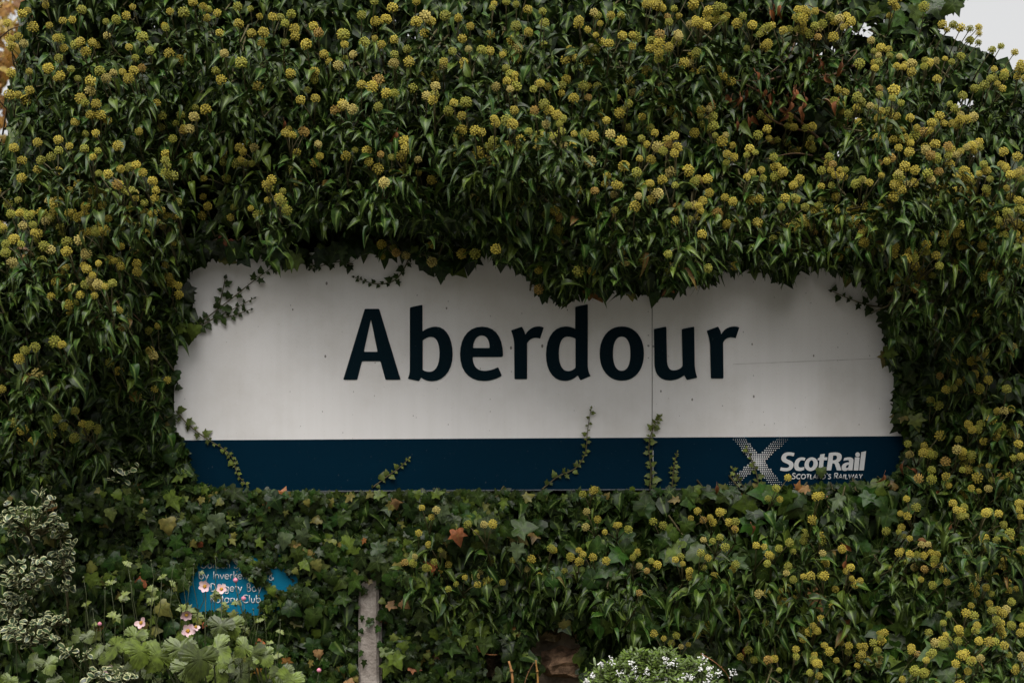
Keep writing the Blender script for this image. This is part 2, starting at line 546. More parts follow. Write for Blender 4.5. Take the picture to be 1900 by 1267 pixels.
# ------------------------------------------------------------------ the station sign
def white_mat():
    m, nt, b, out = new_mat('weathered_white_board')
    g = N(nt, 'ShaderNodeNewGeometry')
    mp = N(nt, 'ShaderNodeMapping'); mp.inputs['Scale'].default_value = (22, 1, .9)
    nt.links.new(g.outputs['Position'], mp.inputs['Vector'])
    streak = noise(nt, 1.6, 5, .6, mp.outputs[0])
    c = mix_col(nt, ramp(nt, streak, .3, .8), (0.80, 0.78, 0.775), (0.765, 0.745, 0.735))
    grime = ramp(nt, noise(nt, 2.2, 6, .65), .42, .72)
    c = mix_col(nt, math_node(nt, 'MULTIPLY', grime, .45), c, (0.52, 0.48, 0.43))
    fine = ramp(nt, noise(nt, 170, 3, .7), .60, .74)
    c = mix_col(nt, math_node(nt, 'MULTIPLY', fine, .28), c, (0.30, 0.26, 0.21))
    sx = N(nt, 'ShaderNodeSeparateXYZ'); nt.links.new(g.outputs['Position'], sx.inputs[0])
    cx = N(nt, 'ShaderNodeCombineXYZ'); nt.links.new(sx.outputs[0], cx.inputs[0]); nt.links.new(math_node(nt, 'MULTIPLY', sx.outputs[2], .62), cx.inputs[1])
    for scale, lo, big, amt in ((11, .62, .036, .8), (32, .72, .05, .5)):
        vo = N(nt, 'ShaderNodeTexVoronoi', voronoi_dimensions='2D'); vo.inputs['Scale'].default_value = scale; vo.inputs['Randomness'].default_value = 1
        nt.links.new(cx.outputs[0], vo.inputs['Vector'])
        sep = N(nt, 'ShaderNodeSeparateColor'); nt.links.new(vo.outputs['Color'], sep.inputs[0])
        size = math_node(nt, 'MULTIPLY', ramp(nt, sep.outputs[0], lo, 1.0), big)
        spot = math_node(nt, 'LESS_THAN', vo.outputs['Distance'], size)
        c = mix_col(nt, math_node(nt, 'MULTIPLY', spot, amt), c, (0.08, 0.065, 0.05))
    nt.links.new(c, b.inputs['Base Color'])
    b.inputs['Roughness'].default_value = 0.45
    b.inputs['Specular IOR Level'].default_value = 0.35
    return m
def paint_mat(name, c, scuff, rough=.4, spec=.3):
    m, nt, b, out = new_mat(name)
    k = ramp(nt, noise(nt, 9, 6, .7), .5, .8)
    cc = mix_col(nt, math_node(nt, 'MULTIPLY', k, .5), c, scuff)
    sp = ramp(nt, noise(nt, 140, 2, .6), .70, .78)
    cc = mix_col(nt, math_node(nt, 'MULTIPLY', sp, .25), cc, (0.2, 0.2, 0.2))
    nt.links.new(cc, b.inputs['Base Color']); b.inputs['Roughness'].default_value = rough
    b.inputs['Specular IOR Level'].default_value = spec
    return m
M_WHITE = white_mat()
M_NAVY = paint_mat('navy_band', (0.0005, 0.0145, 0.030), (0.0008, 0.019, 0.037), .5, .04)
M_INK = paint_mat('navy_lettering', (0.002, 0.011, 0.017), (0.003, 0.014, 0.021), .5, .04)
M_PRINT = plain_mat('white_print', (0.62, 0.62, 0.62), 0.5, vary=.08)
M_METAL = plain_mat('grey_metal', (0.35, 0.35, 0.35), 0.45, vary=.3)
M_GAP = plain_mat('dark_joint', (0.03, 0.028, 0.025), 0.9)

sign = empty('station_sign', P(1000, 912, 0), 'long white railway station sign with navy band and large place name lettering, framed by ivy', 'sign')
def top_band(px): return 816.6 - 0.0058 * (px - 340)
def bot(px): return 911.5 - 0.0058 * (px - 340)
def top(px): return 470 - 0.0058 * (px - 340)
def slab(name, x0, x1, ft, fb, y0, y1, mat):
    """board between two sloping edges, front face at y0"""
    V = []
    for y in (y0, y1):
        for px, f in ((x0, fb), (x1, fb), (x1, ft), (x0, ft)):
            p = P(px, f(px), 0); V.append((p.x, y, p.z))
    T = [(0, 1, 2), (0, 2, 3), (4, 6, 5), (4, 7, 6)]
    for i in range(4):
        j = (i + 1) % 4
        T += [(i, i + 4, j + 4), (i, j + 4, j)]
    mb = MB(); mb.add(V, T)
    return mb.build(name, mat, sign, smooth=False)
slab('panel', 323, 1209.4, top, bot, 0.0, 0.022, M_WHITE)
slab('panel', 1210.8, 1682, top, bot, 0.0005, 0.022, M_WHITE)
slab('joint_strip', 1208, 1212.5, top, bot, 0.010, 0.030, M_GAP)
slab('colour_band', 323, 1209.4, top_band, bot, -0.002, -0.0002, M_NAVY)
slab('colour_band', 1210.8, 1682, top_band, bot, -0.0015, -0.0002, M_NAVY)
slab('joint_edge', 1211.0, 1212.2, lambda p: 835, lambda p: 893, -0.0026, -0.0016, M_PRINT)
slab('bottom_rail', 323, 1682, lambda p: bot(p) - 0.2, lambda p: bot(p) + 2.0, -0.004, 0.026, plain_mat('rail', (.10, .11, .12), .5))
slab('scratch', 1360, 1645, lambda p: 673.6 - .040 * (p - 1400), lambda p: 674.6 - .040 * (p - 1400), -0.0006, 0.0001, plain_mat('scratch', (.63, .61, .59), .8))
for sx, sy in ((1203, 641.5), (1212.5, 642.5), (1203, 622), (1203, 664)):
    p = P(sx, sy); mb = MB()
    rr = 0.0034 if abs(sy - 642) < 2 else 0.0018
    mb.tube([(p.x, 0.003, p.z), (p.x, -0.0015, p.z), (p.x, -0.002, p.z)], [rr, rr, rr * .6], 10)
    mb.build('screw', M_METAL, sign, smooth=False)

def bez(p0, c1, c2, p1, n=7):
    out = []
    for k in range(1, n + 1):
        t = k / n; a = (1 - t)
        out.append(tuple(a ** 3 * p0[i] + 3 * a * a * t * c1[i] + 3 * a * t * t * c2[i] + t ** 3 * p1[i] for i in (0, 1)))
    return out
def path(s):
    """'x,y x,y  C x,y x,y x,y' -> polygon points"""
    tok = s.split(); out = []; i = 0
    while i < len(tok):
        if tok[i] == 'C':
            c = [tuple(map(float, t.split(','))) for t in tok[i + 1:i + 4]]
            out += bez(out[-1], *c); i += 4
        else:
            out.append(tuple(map(float, tok[i].split(',')))); i += 1
    if math.dist(out[0], out[-1]) < 1: out.pop()
    return out
def round_corners(pts, r):
    out = []; n = len(pts)
    for i in range(n):
        p, a, b = np.array(pts[i]), np.array(pts[i - 1]), np.array(pts[(i + 1) % n])
        d1 = a - p; d2 = b - p; l1 = np.linalg.norm(d1); l2 = np.linalg.norm(d2)
        if l1 < 1e-6 or l2 < 1e-6: continue
        cosang = d1 @ d2 / (l1 * l2)
        if cosang < -0.8: out.append(tuple(p)); continue
        q = min(r, l1 * .45, l2 * .45)
        s, e = p + d1 / l1 * q, p + d2 / l2 * q
        out += [tuple(s), tuple(.25 * s + .5 * p + .25 * e), tuple(e)]
    return out
def glyph(name, polys, ox, oy, k, mat, parent, y, depth, rnd=0):
    cu = bpy.data.curves.new(name, 'CURVE'); cu.dimensions = '2D'; cu.fill_mode = 'BOTH'; cu.extrude = depth
    off = world_pos(parent)
    for pl in polys:
        pl = path(pl) if isinstance(pl, str) else pl
        if rnd: pl = round_corners(pl, rnd)
        sp = cu.splines.new('POLY'); sp.points.add(len(pl) - 1); sp.use_cyclic_u = True
        for i, (x, yy) in enumerate(pl):
            p = P(ox + x / k, oy + yy / k)
            sp.points[i].co = (p.x - off.x, p.z - off.z, 0, 1)
    tmp = bpy.data.objects.new('tmp', cu); col.objects.link(tmp)
    bpy.context.view_layer.update()
    me = bpy.data.meshes.new_from_object(tmp.evaluated_get(bpy.context.evaluated_depsgraph_get()))
    bpy.data.objects.remove(tmp); bpy.data.curves.remove(cu)
    n = len(me.vertices); c = np.zeros(n * 3, np.float32); me.vertices.foreach_get('co', c); c = c.reshape(-1, 3)
    c = np.stack([c[:, 0], -c[:, 2] + (y - off.y), c[:, 1]], 1)
    me.vertices.foreach_set('co', np.ascontiguousarray(c, np.float32).ravel()); me.update()
    me.materials.clear(); me.materials.append(mat); me.name = name
    return link(name, me, parent)
def oval(cx, cy, rx, ry, shear=0, power=2.0, n=40):
    out = []
    for i in range(n):
        t = 2 * math.pi * i / n; c, s = math.cos(t), math.sin(t)
        x = rx * math.copysign(abs(c) ** (2 / power), c); y = ry * math.copysign(abs(s) ** (2 / power), s)
        out.append((cx + x - shear * y, cy + y))
    return out
A5, A7 = (620, 540, 5.0), (1000, 540, 4.75)
R_SH = ('1640,365 1742,330 C 1760,360 1770,385 1772,405 C 1805,350 1850,328 1895,328 C 1915,328 1932,332 1944,340 1910,442 C 1895,436 1880,434 1870,434 '
        'C 1835,434 1805,455 1790,485 1790,817 1673,817 1670,490 C 1668,450 1655,400 1640,365')
NAME = [
    (A5, ['85,822 285,165 418,165 617,822 477,822 430,650 258,650 215,822', '342,262 404,563 275,563']),
    (A5, ['703,152 820,127 820,375 C 850,350 900,330 945,330 C 1040,330 1100,440 1100,590 C 1100,730 1020,836 910,836 C 870,836 830,822 808,800 788,836 683,812 C 695,790 703,765 703,715',
          '822,458 C 845,440 870,425 900,425 C 952,425 978,490 978,575 C 978,685 945,748 885,748 C 860,748 840,742 822,730']),
    (A5, ['1285,612 1555,612 1567,600 C 1567,430 1500,330 1372,330 C 1240,330 1168,440 1168,585 C 1168,740 1250,834 1390,834 C 1450,834 1510,815 1556,785 1522,705 C 1480,728 1430,740 1395,740 C 1320,740 1287,690 1285,612',
          '1288,528 C 1290,465 1320,412 1368,412 C 1420,412 1443,465 1443,528']),
    (A5, [R_SH]),
    (A7, ['320,140 430,118 430,650 C 430,690 440,725 455,748 365,787 342,742 C 310,775 270,792 225,792 C 120,792 62,690 62,560 C 62,410 130,312 235,312 C 270,312 300,322 320,335',
          '322,420 C 300,408 275,402 250,402 C 200,402 175,460 175,550 C 175,650 205,705 255,705 C 285,705 310,690 322,675']),
    (A7, [oval(730, 551, 195, 239, 0, 2.15), oval(729, 552, 77, 150, 0, 2.3)]),
    (A7, ['1013,335 1122,313 1128,610 C 1130,670 1150,698 1185,698 C 1215,698 1245,688 1266,660 1258,335 1368,313 1372,650 C 1375,700 1385,735 1395,762 1303,784 1280,740 C 1245,770 1200,787 1150,787 C 1060,787 1018,730 1018,630']),
    (A7, ['1478,350 1578,313 C 1595,340 1605,365 1606,382 C 1630,335 1670,312 1720,312 C 1740,312 1755,315 1765,322 1733,416 C 1715,410 1700,408 1690,408 C 1655,410 1630,430 1622,458 1626,770 1515,770 1508,480 C 1505,430 1490,380 1478,350']),
]
for (ox, oy, k), polys in NAME:
    glyph('letter', polys, ox, oy, k, M_INK, sign, -0.0014, 0.0009, rnd=9)
SR = (1440, 825, 10.556)
LOGO = [
    ['358,160 335,225 C 300,210 260,205 235,208 C 200,212 185,235 190,255 C 196,285 250,290 290,315 C 335,342 345,375 335,415 C 318,480 260,512 190,512 C 145,512 105,505 75,497 90,435 C 130,447 165,450 195,450 C 232,450 258,430 255,405 C 252,375 200,365 160,345 C 110,322 92,285 100,245 C 115,180 170,142 240,143 C 285,144 325,150 358,160'],
    ['572,255 550,308 C 525,300 505,297 490,299 C 455,305 432,360 432,400 C 432,430 450,442 480,442 C 505,441 530,436 550,428 545,487 C 515,502 475,510 435,508 C 375,505 345,465 350,395 C 357,310 410,245 490,243 C 520,243 550,247 572,255'],
    [oval(682, 376, 128, 134, .12), oval(682, 372, 46, 74, .12)],
    ['862,187 950,172 938,243 1002,243 993,300 928,300 918,400 C 916,430 925,440 945,440 985,437 975,497 C 950,506 920,508 900,508 C 850,507 828,480 832,430 845,300 805,300 815,262 852,243'],
    ['1030,160 C 1080,148 1140,145 1180,147 C 1250,150 1285,185 1280,240 C 1275,290 1245,325 1205,338 C 1220,345 1230,360 1238,385 1275,497 1185,497 1150,385 C 1143,365 1130,360 1108,360 1095,360 1075,497 985,497',
     '1112,208 C 1130,204 1150,204 1160,206 C 1185,210 1192,230 1188,255 C 1183,285 1160,300 1130,300 1102,300'],
    ['1330,258 C 1370,245 1410,240 1440,242 C 1495,245 1515,275 1510,320 1490,497 1410,497 1412,475 C 1390,498 1360,510 1330,508 C 1290,505 1272,470 1280,430 C 1290,370 1350,340 1425,340 C 1430,310 1420,297 1395,297 C 1370,297 1340,303 1315,312',
     '1422,388 C 1390,388 1368,402 1363,425 C 1360,445 1370,452 1385,450 C 1402,446 1413,435 1416,422'],
    ['1540,243 1630,243 1605,497 1515,497', oval(1592, 190, 45, 45)],
    ['1665,140 1757,122 1712,497 1620,497'],
]
for polys in LOGO:
    glyph('logo_letter', polys, *SR, M_PRINT, sign, -0.0030, 0.0007)
# halftone saltire beside it: rows of dots that swell towards the crossing
mb = MB()
k = 12.07
for r in range(23):
    y = 136 + r * 47.5
    cxa = 350 + (y - 136) * 0.815; cxb = 1390 - (y - 136) * 1.13
    for i in range(34):
        x = 70 + i * 46.5 - (r % 2) * 11
        e = None
        if abs(x - cxa) < 152 and x > 215 + max(0, 0): e = abs(x - cxa)
        if abs(x - cxb) < 152 and x < 1490: e = min(e, abs(x - cxb)) if e is not None else abs(x - cxb)
        if e is None: continue
        dd = math.hypot(x - 780, (y - 690) * 1.05)
        rad = max(5, 23 - dd * 0.0205) * (1.0 if dd > 90 else 1.1)
        if y < 180: rad *= .75
        p = P(1340 + x / k, 800 + y / k); q = rad / k * MM
        ring = [(p.x + q * math.cos(t * math.pi / 4), -0.0038, p.z + q * math.sin(t * math.pi / 4)) for t in range(8)]
        mb.add(ring, [(0, j, j + 1) for j in range(1, 7)])
o = mb.build('logo_saltire', M_PRINT, sign, smooth=False); o['kind'] = 'stuff'

# stroke lettering for the small print
def arc(cx, cy, rx, ry, a0, a1, n=10):
    return [(cx + rx * math.cos(R(a0 + (a1 - a0) * i / n)), cy + ry * math.sin(R(a0 + (a1 - a0) * i / n))) for i in range(n + 1)]
_b = arc(.3, .3, .27, .3, 0, 360, 14)
STROKE = {
    'S': (.6, [[(.52, .86), (.4, .97), (.27, 1), (.13, .94), (.07, .78), (.14, .63), (.3, .54), (.46, .44), (.54, .27), (.47, .09), (.3, 0), (.15, .03), (.03, .14)]]),
    'C': (.82, [arc(.5, .5, .45, .5, 48, 312)]), 'O': (.95, [arc(.47, .5, .43, .5, 0, 360, 16)]),
    'T': (.6, [[(0, 1), (.6, 1)], [(.3, 1), (.3, 0)]]), 'L': (.5, [[(.08, 1), (.08, 0), (.48, 0)]]),
    'A': (.72, [[(0, 0), (.35, 1), (.7, 0)], [(.12, .33), (.58, .33)]]), 'N': (.75, [[(.08, 0), (.08, 1), (.65, 0), (.65, 1)]]),
    'D': (.75, [[(.08, 0), (.08, 1)], [(.08, 1)] + arc(.25, .5, .44, .5, 90, -90) + [(.08, 0)]]),
    'R': (.58, [[(.08, 0), (.08, 1), (.26, 1)] + arc(.27, .75, .24, .25, 80, -90) + [(.08, .5)], [(.28, .5), (.54, 0)]]),
    'B': (.58, [[(.08, 0), (.08, 1), (.24, 1)] + arc(.24, .76, .2, .24, 80, -90) + [(.08, .52)], [(.24, .52)] + arc(.25, .26, .26, .26, 80, -90) + [(.08, 0)]]),
    'I': (.16, [[(.08, 1), (.08, 0)]]), 'W': (.92, [[(0, 1), (.22, 0), (.45, 1), (.68, 0), (.9, 1)]]),
    'Y': (.6, [[(0, 1), (.3, .5), (.6, 1)], [(.3, .5), (.3, 0)]]), "'": (.18, [[(.1, 1), (.06, .78)]]), ' ': (.36, []),
    'G': (1.0, [arc(.5, .5, .45, .5, 42, 360, 14) + [(.55, .5)]]),
    '&': (.68, [[(.62, 0), (.15, .72), (.16, .9), (.28, 1), (.4, .9), (.38, .75), (.1, .4), (.05, .2), (.15, .04), (.3, 0), (.45, .08), (.6, .35)]]),
    'a': (.66, [_b, [(.57, .6), (.57, 0)]]), 'd': (.66, [_b, [(.57, 1), (.57, 0)]]), 'o': (.62, [_b]),
    'b': (.66, [[(.06, 1), (.06, 0)], [(x + .04, y) for x, y in _b]]), 'p': (.66, [[(.06, .6), (.06, -.3)], [(x + .04, y) for x, y in _b]]),
    'g': (.66, [_b, [(.57, .6), (.57, -.1)] + arc(.32, -.1, .25, .18, 0, -160, 6)]),
    'e': (.62, [[(.03, .3), (.57, .3)] + arc(.3, .3, .27, .3, 0, 315, 12)]), 'r': (.34, [[(.07, .6), (.07, 0)], [(.07, .38), (.15, .54), (.31, .6)]]),
    'n': (.56, [[(.07, .6), (.07, 0)], [(.07, .34), (.13, .52), (.28, .6), (.42, .52), (.47, .34), (.47, 0)]]),
    'h': (.56, [[(.07, 1), (.07, 0)], [(.07, .34), (.13, .52), (.28, .6), (.42, .52), (.47, .34), (.47, 0)]]),
    'u': (.56, [[(.07, .6), (.07, .22), (.14, .06), (.27, 0), (.42, .06), (.47, .22)], [(.47, .6), (.47, 0)]]),
    'y': (.52, [[(0, .6), (.25, .02)], [(.5, .6), (.14, -.3)]]), 'v': (.5, [[(0, .6), (.25, 0), (.5, .6)]]),
    'k': (.48, [[(.07, 1), (.07, 0)], [(.42, .6), (.08, .26)], [(.16, .33), (.46, 0)]]), 'i': (.16, [[(.07, .6), (.07, 0)], [(.07, .82), (.07, .86)]]),
    't': (.32, [[(.15, .88), (.15, 0)], [(0, .6), (.3, .6)]]), 'l': (.16, [[(.07, 1), (.07, 0)]]),
    's': (.4, [[(.33, .5), (.22, .6), (.1, .55), (.08, .44), (.2, .33), (.32, .22), (.32, .08), (.2, 0), (.05, .08)]]),
}
def line_text(name, text, x0, x1, base, size, stroke, mat, parent, b, shear=0, smallcaps=False, slope=0.0, gap=.12):
    """one line of stroke letters in photo pixels between x0 and x1, b metres before the sign plane"""
    adv = []; w = 0
    for i, ch in enumerate(text):
        sc = 1.0
        if smallcaps and not (i == 0 or text[i - 1] == ' ' or ch == "'"): sc = .80
        cw = STROKE[ch][0] * sc; adv.append((w, sc)); w += cw + gap
    k = (x1 - x0) / (w - gap) / size
    mb = MB(); off = 0
    for ch, (ax, sc) in zip(text, adv):
        for st in STROKE[ch][1]:
            pts = []
            for x, y in st:
                X = x0 + (ax + x * sc) * size * k + shear * y * sc * size
                p = P(X, base - y * sc * size - slope * (X - x0), b); pts.append((p.x, p.y, p.z))
            mb.tube(pts, stroke * MM / 2, 6, flat=.35)
    return mb.build(name, mat, parent)
line_text('lettering', "SCOTLAND'S", 1469, 1541.5, 888, 10.2, 2.1, M_PRINT, sign, .003, shear=.12, smallcaps=True)
line_text('lettering', 'RAILWAY', 1547, 1599.5, 887.8, 10.2, 2.1, M_PRINT, sign, .003, shear=.12, smallcaps=True)

# ------------------------------------------------------------------ blue plaque below
M_BLUE = paint_mat('plaque_blue', (0.002, 0.13, 0.23), (0.003, 0.16, 0.27), .5, .15)
PB = 0.05
plaque = empty('garden_plaque', P(436, 1142, PB - .01), 'small bright blue plaque with white lettering, half hidden by ivy and pink flowers', 'plaque')
pts = [(316, 1030)] + [(552, 1030), (552, 1141), (316, 1141)]
pts = round_corners(round_corners(pts, 12), 4)
mb = MB()
n = len(pts)
V = [tuple(P(x, y, PB - .002)) for x, y in pts]; V2 = [(a, b + .012, c) for a, b, c in V]
T = [(0, j + 1, j) for j in range(1, n - 1)] + [(n, n + j, n + j + 1) for j in range(1, n - 1)]
for i in range(n):
    j = (i + 1) % n
    T += [(i, j, j + n), (i, j + n, i + n)]
mb.add(V + V2, T); mb.build('board', M_BLUE, plaque, smooth=False)
for word, x0, x1, base in (('Garden', 371, 427, 1053.5), ('Sponsored', 434, 514, 1053.5), ('by', 368.5, 387, 1073.7), ('Inverkeithing', 395.5, 492, 1073.7),
                           ('&', 498, 509, 1076), ('Dalgety', 390.5, 449, 1096.5), ('Bay', 458, 485, 1096.8), ('Rotary', 390.5, 441, 1117.5), ('Club', 449, 484, 1117.8)):
    line_text('lettering', word, x0, x1, base, 14.5, 1.75, M_PRINT, plaque, PB - .0005, gap=.10)

# ------------------------------------------------------------------ concrete post
M_CONC = plain_mat('concrete', (0.36, 0.315, 0.28), 0.9, scale=22, bump=.6, c2=(0.23, 0.195, 0.17))
pp = P(686, 1100, .06)
post = empty('concrete_post', (pp.x, -.06, 0), 'pale concrete post wrapped in ivy, below the sign beside the blue plaque', 'post')
mb = MB()
w = .033; prof = [(-w, .05), (-w, -.028), (-w + .008, -.036), (w - .014, -.036), (w - .006, -.028), (w - .004, -.010), (w, -.006), (w, .05)]
V = []; T = []
zs = [0, .3, .6, .80]
m = len(prof)
for zi, zz in enumerate(zs):
    for x, y in prof: V.append((pp.x + x * (1.03 - .03 * zz), -.06 + y + .03, zz))
for i in range(len(zs) - 1):
    for j in range(m):
        a = i * m + j; b2 = i * m + (j + 1) % m
        T += [(a, b2, b2 + m), (a, b2 + m, a + m)]
T += [((len(zs) - 1) * m, (len(zs) - 1) * m + j, (len(zs) - 1) * m + j + 1) for j in range(1, m - 1)]
mb.add(V, T); mb.build('shaft', M_CONC, post, smooth=False)

# ------------------------------------------------------------------ the ivy: where its surface stands in front of the sign
CTRL = []
def crow(py, *pairs):
    for px, b in pairs: CTRL.append((px, py, b))
crow(-120, (-100, .05), (300, .12), (700, .15), (1100, .15), (1500, .1), (1900, -.1))
crow(50, (-50, .1), (150, .2), (300, .25), (600, .3), (950, .3), (1300, .30), (1450, .2), (1600, .12), (1900, .0))
crow(200, (-50, .15), (50, .2), (200, .3), (480, .28), (700, .36), (950, .38), (1200, .34), (1330, .3), (1450, .08), (1540, .10), (1650, .3), (1900, .25))
crow(330, (-50, .25), (60, .3), (250, .38), (390, .05), (520, .26), (700, .36), (950, .40), (1200, .40), (1450, .34), (1700, .44), (1950, .5))
crow(400, (-50, .3), (100, .36), (270, .36), (380, .05), (480, .20), (620, .28), (800, .34), (950, .40), (1100, .40), (1250, .38), (1400, .28), (1550, .32), (1700, .42), (1950, .52))
crow(450, (0, .34), (150, .34), (300, .20), (400, .03), (550, .03), (700, .04), (830, .10), (950, .34), (1100, .42), (1250, .40), (1400, .12), (1550, .26), (1700, .38), (1900, .45))
crow(500, (0, .25), (100, .3), (250, .2), (340, .03), (500, .03), (700, .03), (880, .06), (1000, .24), (1080, .30), (1200, .30), (1320, .22), (1400, .06), (1500, .06), (1620, .14), (1700, .25), (1900, .35))
crow(555, (0, .28), (100, .36), (200, .34), (300, .08), (360, .05), (1050, .22), (1200, .22), (1330, .16), (1500, .05), (1640, .10), (1750, .15), (1900, .25))
crow(640, (0, .30), (100, .38), (200, .34), (280, .10), (330, .05), (1640, .05), (1750, .06), (1900, .12))
crow(720, (0, .22), (80, .2), (180, .06), (300, .06), (1680, .05), (1780, .08), (1900, .15))
crow(820, (0, .10), (80, .14), (180, .14), (280, .05), (340, .05), (1700, .08), (1800, .12), (1900, .2))
crow(930, (0, .08), (100, .1), (200, .12), (350, .06), (600, .07), (800, .10), (1000, .14), (1200, .16), (1400, .16), (1600, .18), (1900, .3))
crow(1040, (50, .06), (200, .08), (430, .07), (600, .08), (800, .18), (1000, .24), (1150, .22), (1300, .25), (1600, .28), (1900, .35))
crow(1130, (50, .04), (200, .06), (500, .07), (690, .05), (850, .12), (950, .04), (1050, .07), (1200, .2), (1500, .28), (1900, .38))
crow(1260, (50, .04), (200, .06), (500, .07), (690, .05), (850, .05), (950, .03), (1030, .0), (1150, .1), (1400, .28), (1900, .4))
crow(1360, (50, .04), (690, .05), (1030, .0), (1400, .25), (1900, .4))
CTRL = np.array(CTRL)
LUMPS = rng.uniform((-100, -150, 26, -.17), (2000, 1350, 56, .14), (560, 4))
def bulge(px, py):
    px = np.atleast_1d(np.asarray(px, float)); py = np.atleast_1d(np.asarray(py, float))
    d2 = (px[:, None] - CTRL[:, 0]) ** 2 + ((py[:, None] - CTRL[:, 1]) * 1.35) ** 2
    w = 1 / (d2 + 400) ** 2
    b = (w * CTRL[:, 2]).sum(1) / w.sum(1)
    e = np.exp(-((px[:, None] - LUMPS[:, 0]) ** 2 + ((py[:, None] - LUMPS[:, 1]) * 1.9) ** 2) / (2 * LUMPS[:, 2] ** 2))
    return b + (e * LUMPS[:, 3]).sum(1) * np.clip(b / .2, .15, 1)

# openings in the ivy
SIGN_OPEN = [(323, 800), (323, 650), (345, 633), (374, 612), (366, 585), (350, 566), (345, 540), (352, 515), (375, 500), (400, 482), (430, 478), (470, 490), (510, 500), (560, 498),
             (600, 490), (640, 488), (665, 480), (690, 474), (735, 474), (770, 490), (800, 502), (822, 518), (840, 505), (870, 492), (900, 492), (950, 505), (985, 530), (1005, 556), (1045, 566),
             (1080, 556), (1110, 550), (1160, 556), (1210, 552), (1260, 545), (1290, 522), (1330, 540), (1345, 507), (1385, 502), (1420, 512), (1440, 527), (1462, 536), (1490, 505),
             (1520, 500), (1555, 512), (1590, 532), (1638, 562), (1634, 600), (1642, 640), (1632, 655), (1660, 690), (1662, 740), (1652, 760), (1668, 780), (1678, 810), (1680, 840),
             (1665, 868), (1620, 888), (1560, 896), (1500, 902), (1440, 902), (1400, 898), (1340, 900), (1260, 906), (1000, 910), (700, 912), (500, 910), (400, 908), (372, 890), (352, 860), (346, 830), (323, 806)]
def ragged(poly, amp, step):
    r = random.Random(5); out = []
    for i in range(len(poly)):
        (x0, y0), (x1, y1) = poly[i], poly[(i + 1) % len(poly)]
        L = math.dist((x0, y0), (x1, y1)); n = max(1, int(L / step)); nx, ny = (y1 - y0) / L, -(x1 - x0) / L
        for k in range(n):
            t = k / n; a = amp if (y0 + (y1 - y0) * t) < 880 else amp * .35
            o = r.choice((-1, -.3, .2, .5, 1)) * a * r.random()
            out.append((x0 + (x1 - x0) * t + nx * o, y0 + (y1 - y0) * t + ny * o))
    return out
SIGN_EDGE = SIGN_OPEN
SIGN_OPEN = ragged([(x, y - 7 if y < 565 else y) for x, y in SIGN_OPEN], 11, 11)
PLAQUE_OPEN = [(332, 1102), (350, 1090), (358, 1062), (368, 1044), (440, 1043), (448, 1058), (455, 1073), (470, 1079), (490, 1082), (498, 1098), (482, 1112), (470, 1130), (440, 1132), (370, 1133), (350, 1126), (335, 1118)]
PLAQUE_OPEN2 = [(491, 1066), (508, 1048), (528, 1055), (541, 1072), (528, 1096), (505, 1088)]
POST_OPEN = [(673, 1082), (707, 1084), (711, 1300), (661, 1300)]
STONE_OPEN = [(990, 1178), (1030, 1166), (1060, 1172), (1076, 1205), (1080, 1320), (975, 1320), (1000, 1240)]
STONE_OPEN2 = [(898, 1222), (918, 1208), (928, 1226), (920, 1264), (902, 1262)]
SKY_OPEN = [(1815, -400), (1805, -30), (1792, 5), (1750, 38), (1748, 52), (1772, 78), (1815, 88), (1860, 108), (1905, 128), (2300, 230), (2300, -400)]
LEFT_OPEN = [(-400, -400), (45, -400), (38, 0), (25, 60), (36, 100), (14, 150), (8, 200), (16, 250), (-60, 290), (-400, 330)]
OPEN = [SIGN_OPEN, PLAQUE_OPEN, PLAQUE_OPEN2, POST_OPEN, STONE_OPEN, STONE_OPEN2, SKY_OPEN, LEFT_OPEN]
GAPS = [(1588, 48, 11), (1605, 66, 9), (1630, 42, 7), (1572, 66, 6), (1520, 92, 7), (1528, 246, 7), (1560, 290, 6), (1640, 302, 5), (1800, 193, 10), (1786, 200, 7), (1838, 212, 6), (1402, 8, 5), (1700, 380, 4), (1547, 96, 5)]

_gx, _gy = np.meshgrid(np.arange(-400, 2300, 1.5), np.arange(-400, 1500, 1.5))
_g = np.stack([_gx, _gy], -1)
MASK = np.zeros(_gx.shape, bool)
for pl in OPEN: MASK |= inside(pl, _g)
def blocked(px2, loose=False):
    ix = np.clip(((px2[..., 0] + 400) / 1.5).astype(int), 0, MASK.shape[1] - 1); iy = np.clip(((px2[..., 1] + 400) / 1.5).astype(int), 0, MASK.shape[0] - 1)
    return MASK[iy, ix]

def leaf_blocked(M):
    """true where the body of a leaf would cover an opening (its tip may reach in)"""
    pts = np.stack([M[:, :3, 3] + M[:, :3, 1] * .12, M[:, :3, 3] + M[:, :3, 1] * .55, M[:, :3, 3] + M[:, :3, 1] * .4 + M[:, :3, 0] * .22, M[:, :3, 3] + M[:, :3, 1] * .4 - M[:, :3, 0] * .22,
                    M[:, :3, 3] + M[:, :3, 1] * .8], 1)
    return blocked(to_px(pts)).any(1)

def gap_blocked(M):
    c = to_px(M[:, :3, 3] + M[:, :3, 1] * .45)
    r = np.zeros(len(M), bool)
    for x, y, q in GAPS: r |= (c[:, 0] - x) ** 2 + (c[:, 1] - y) ** 2 < (q + 9) ** 2
    return r

HOLLOW = [[(335, 300), (430, 320), (465, 375), (600, 392), (850, 415), (930, 480), (800, 500), (680, 480), (560, 495), (430, 475), (345, 530), (330, 420)],
          [(215, 560), (345, 540), (345, 800), (300, 830), (180, 800), (170, 720)], [(1640, 570), (1900, 590), (1900, 700), (1780, 800), (1660, 760)], [(1380, 480), (1480, 460), (1500, 520), (1400, 530)]]
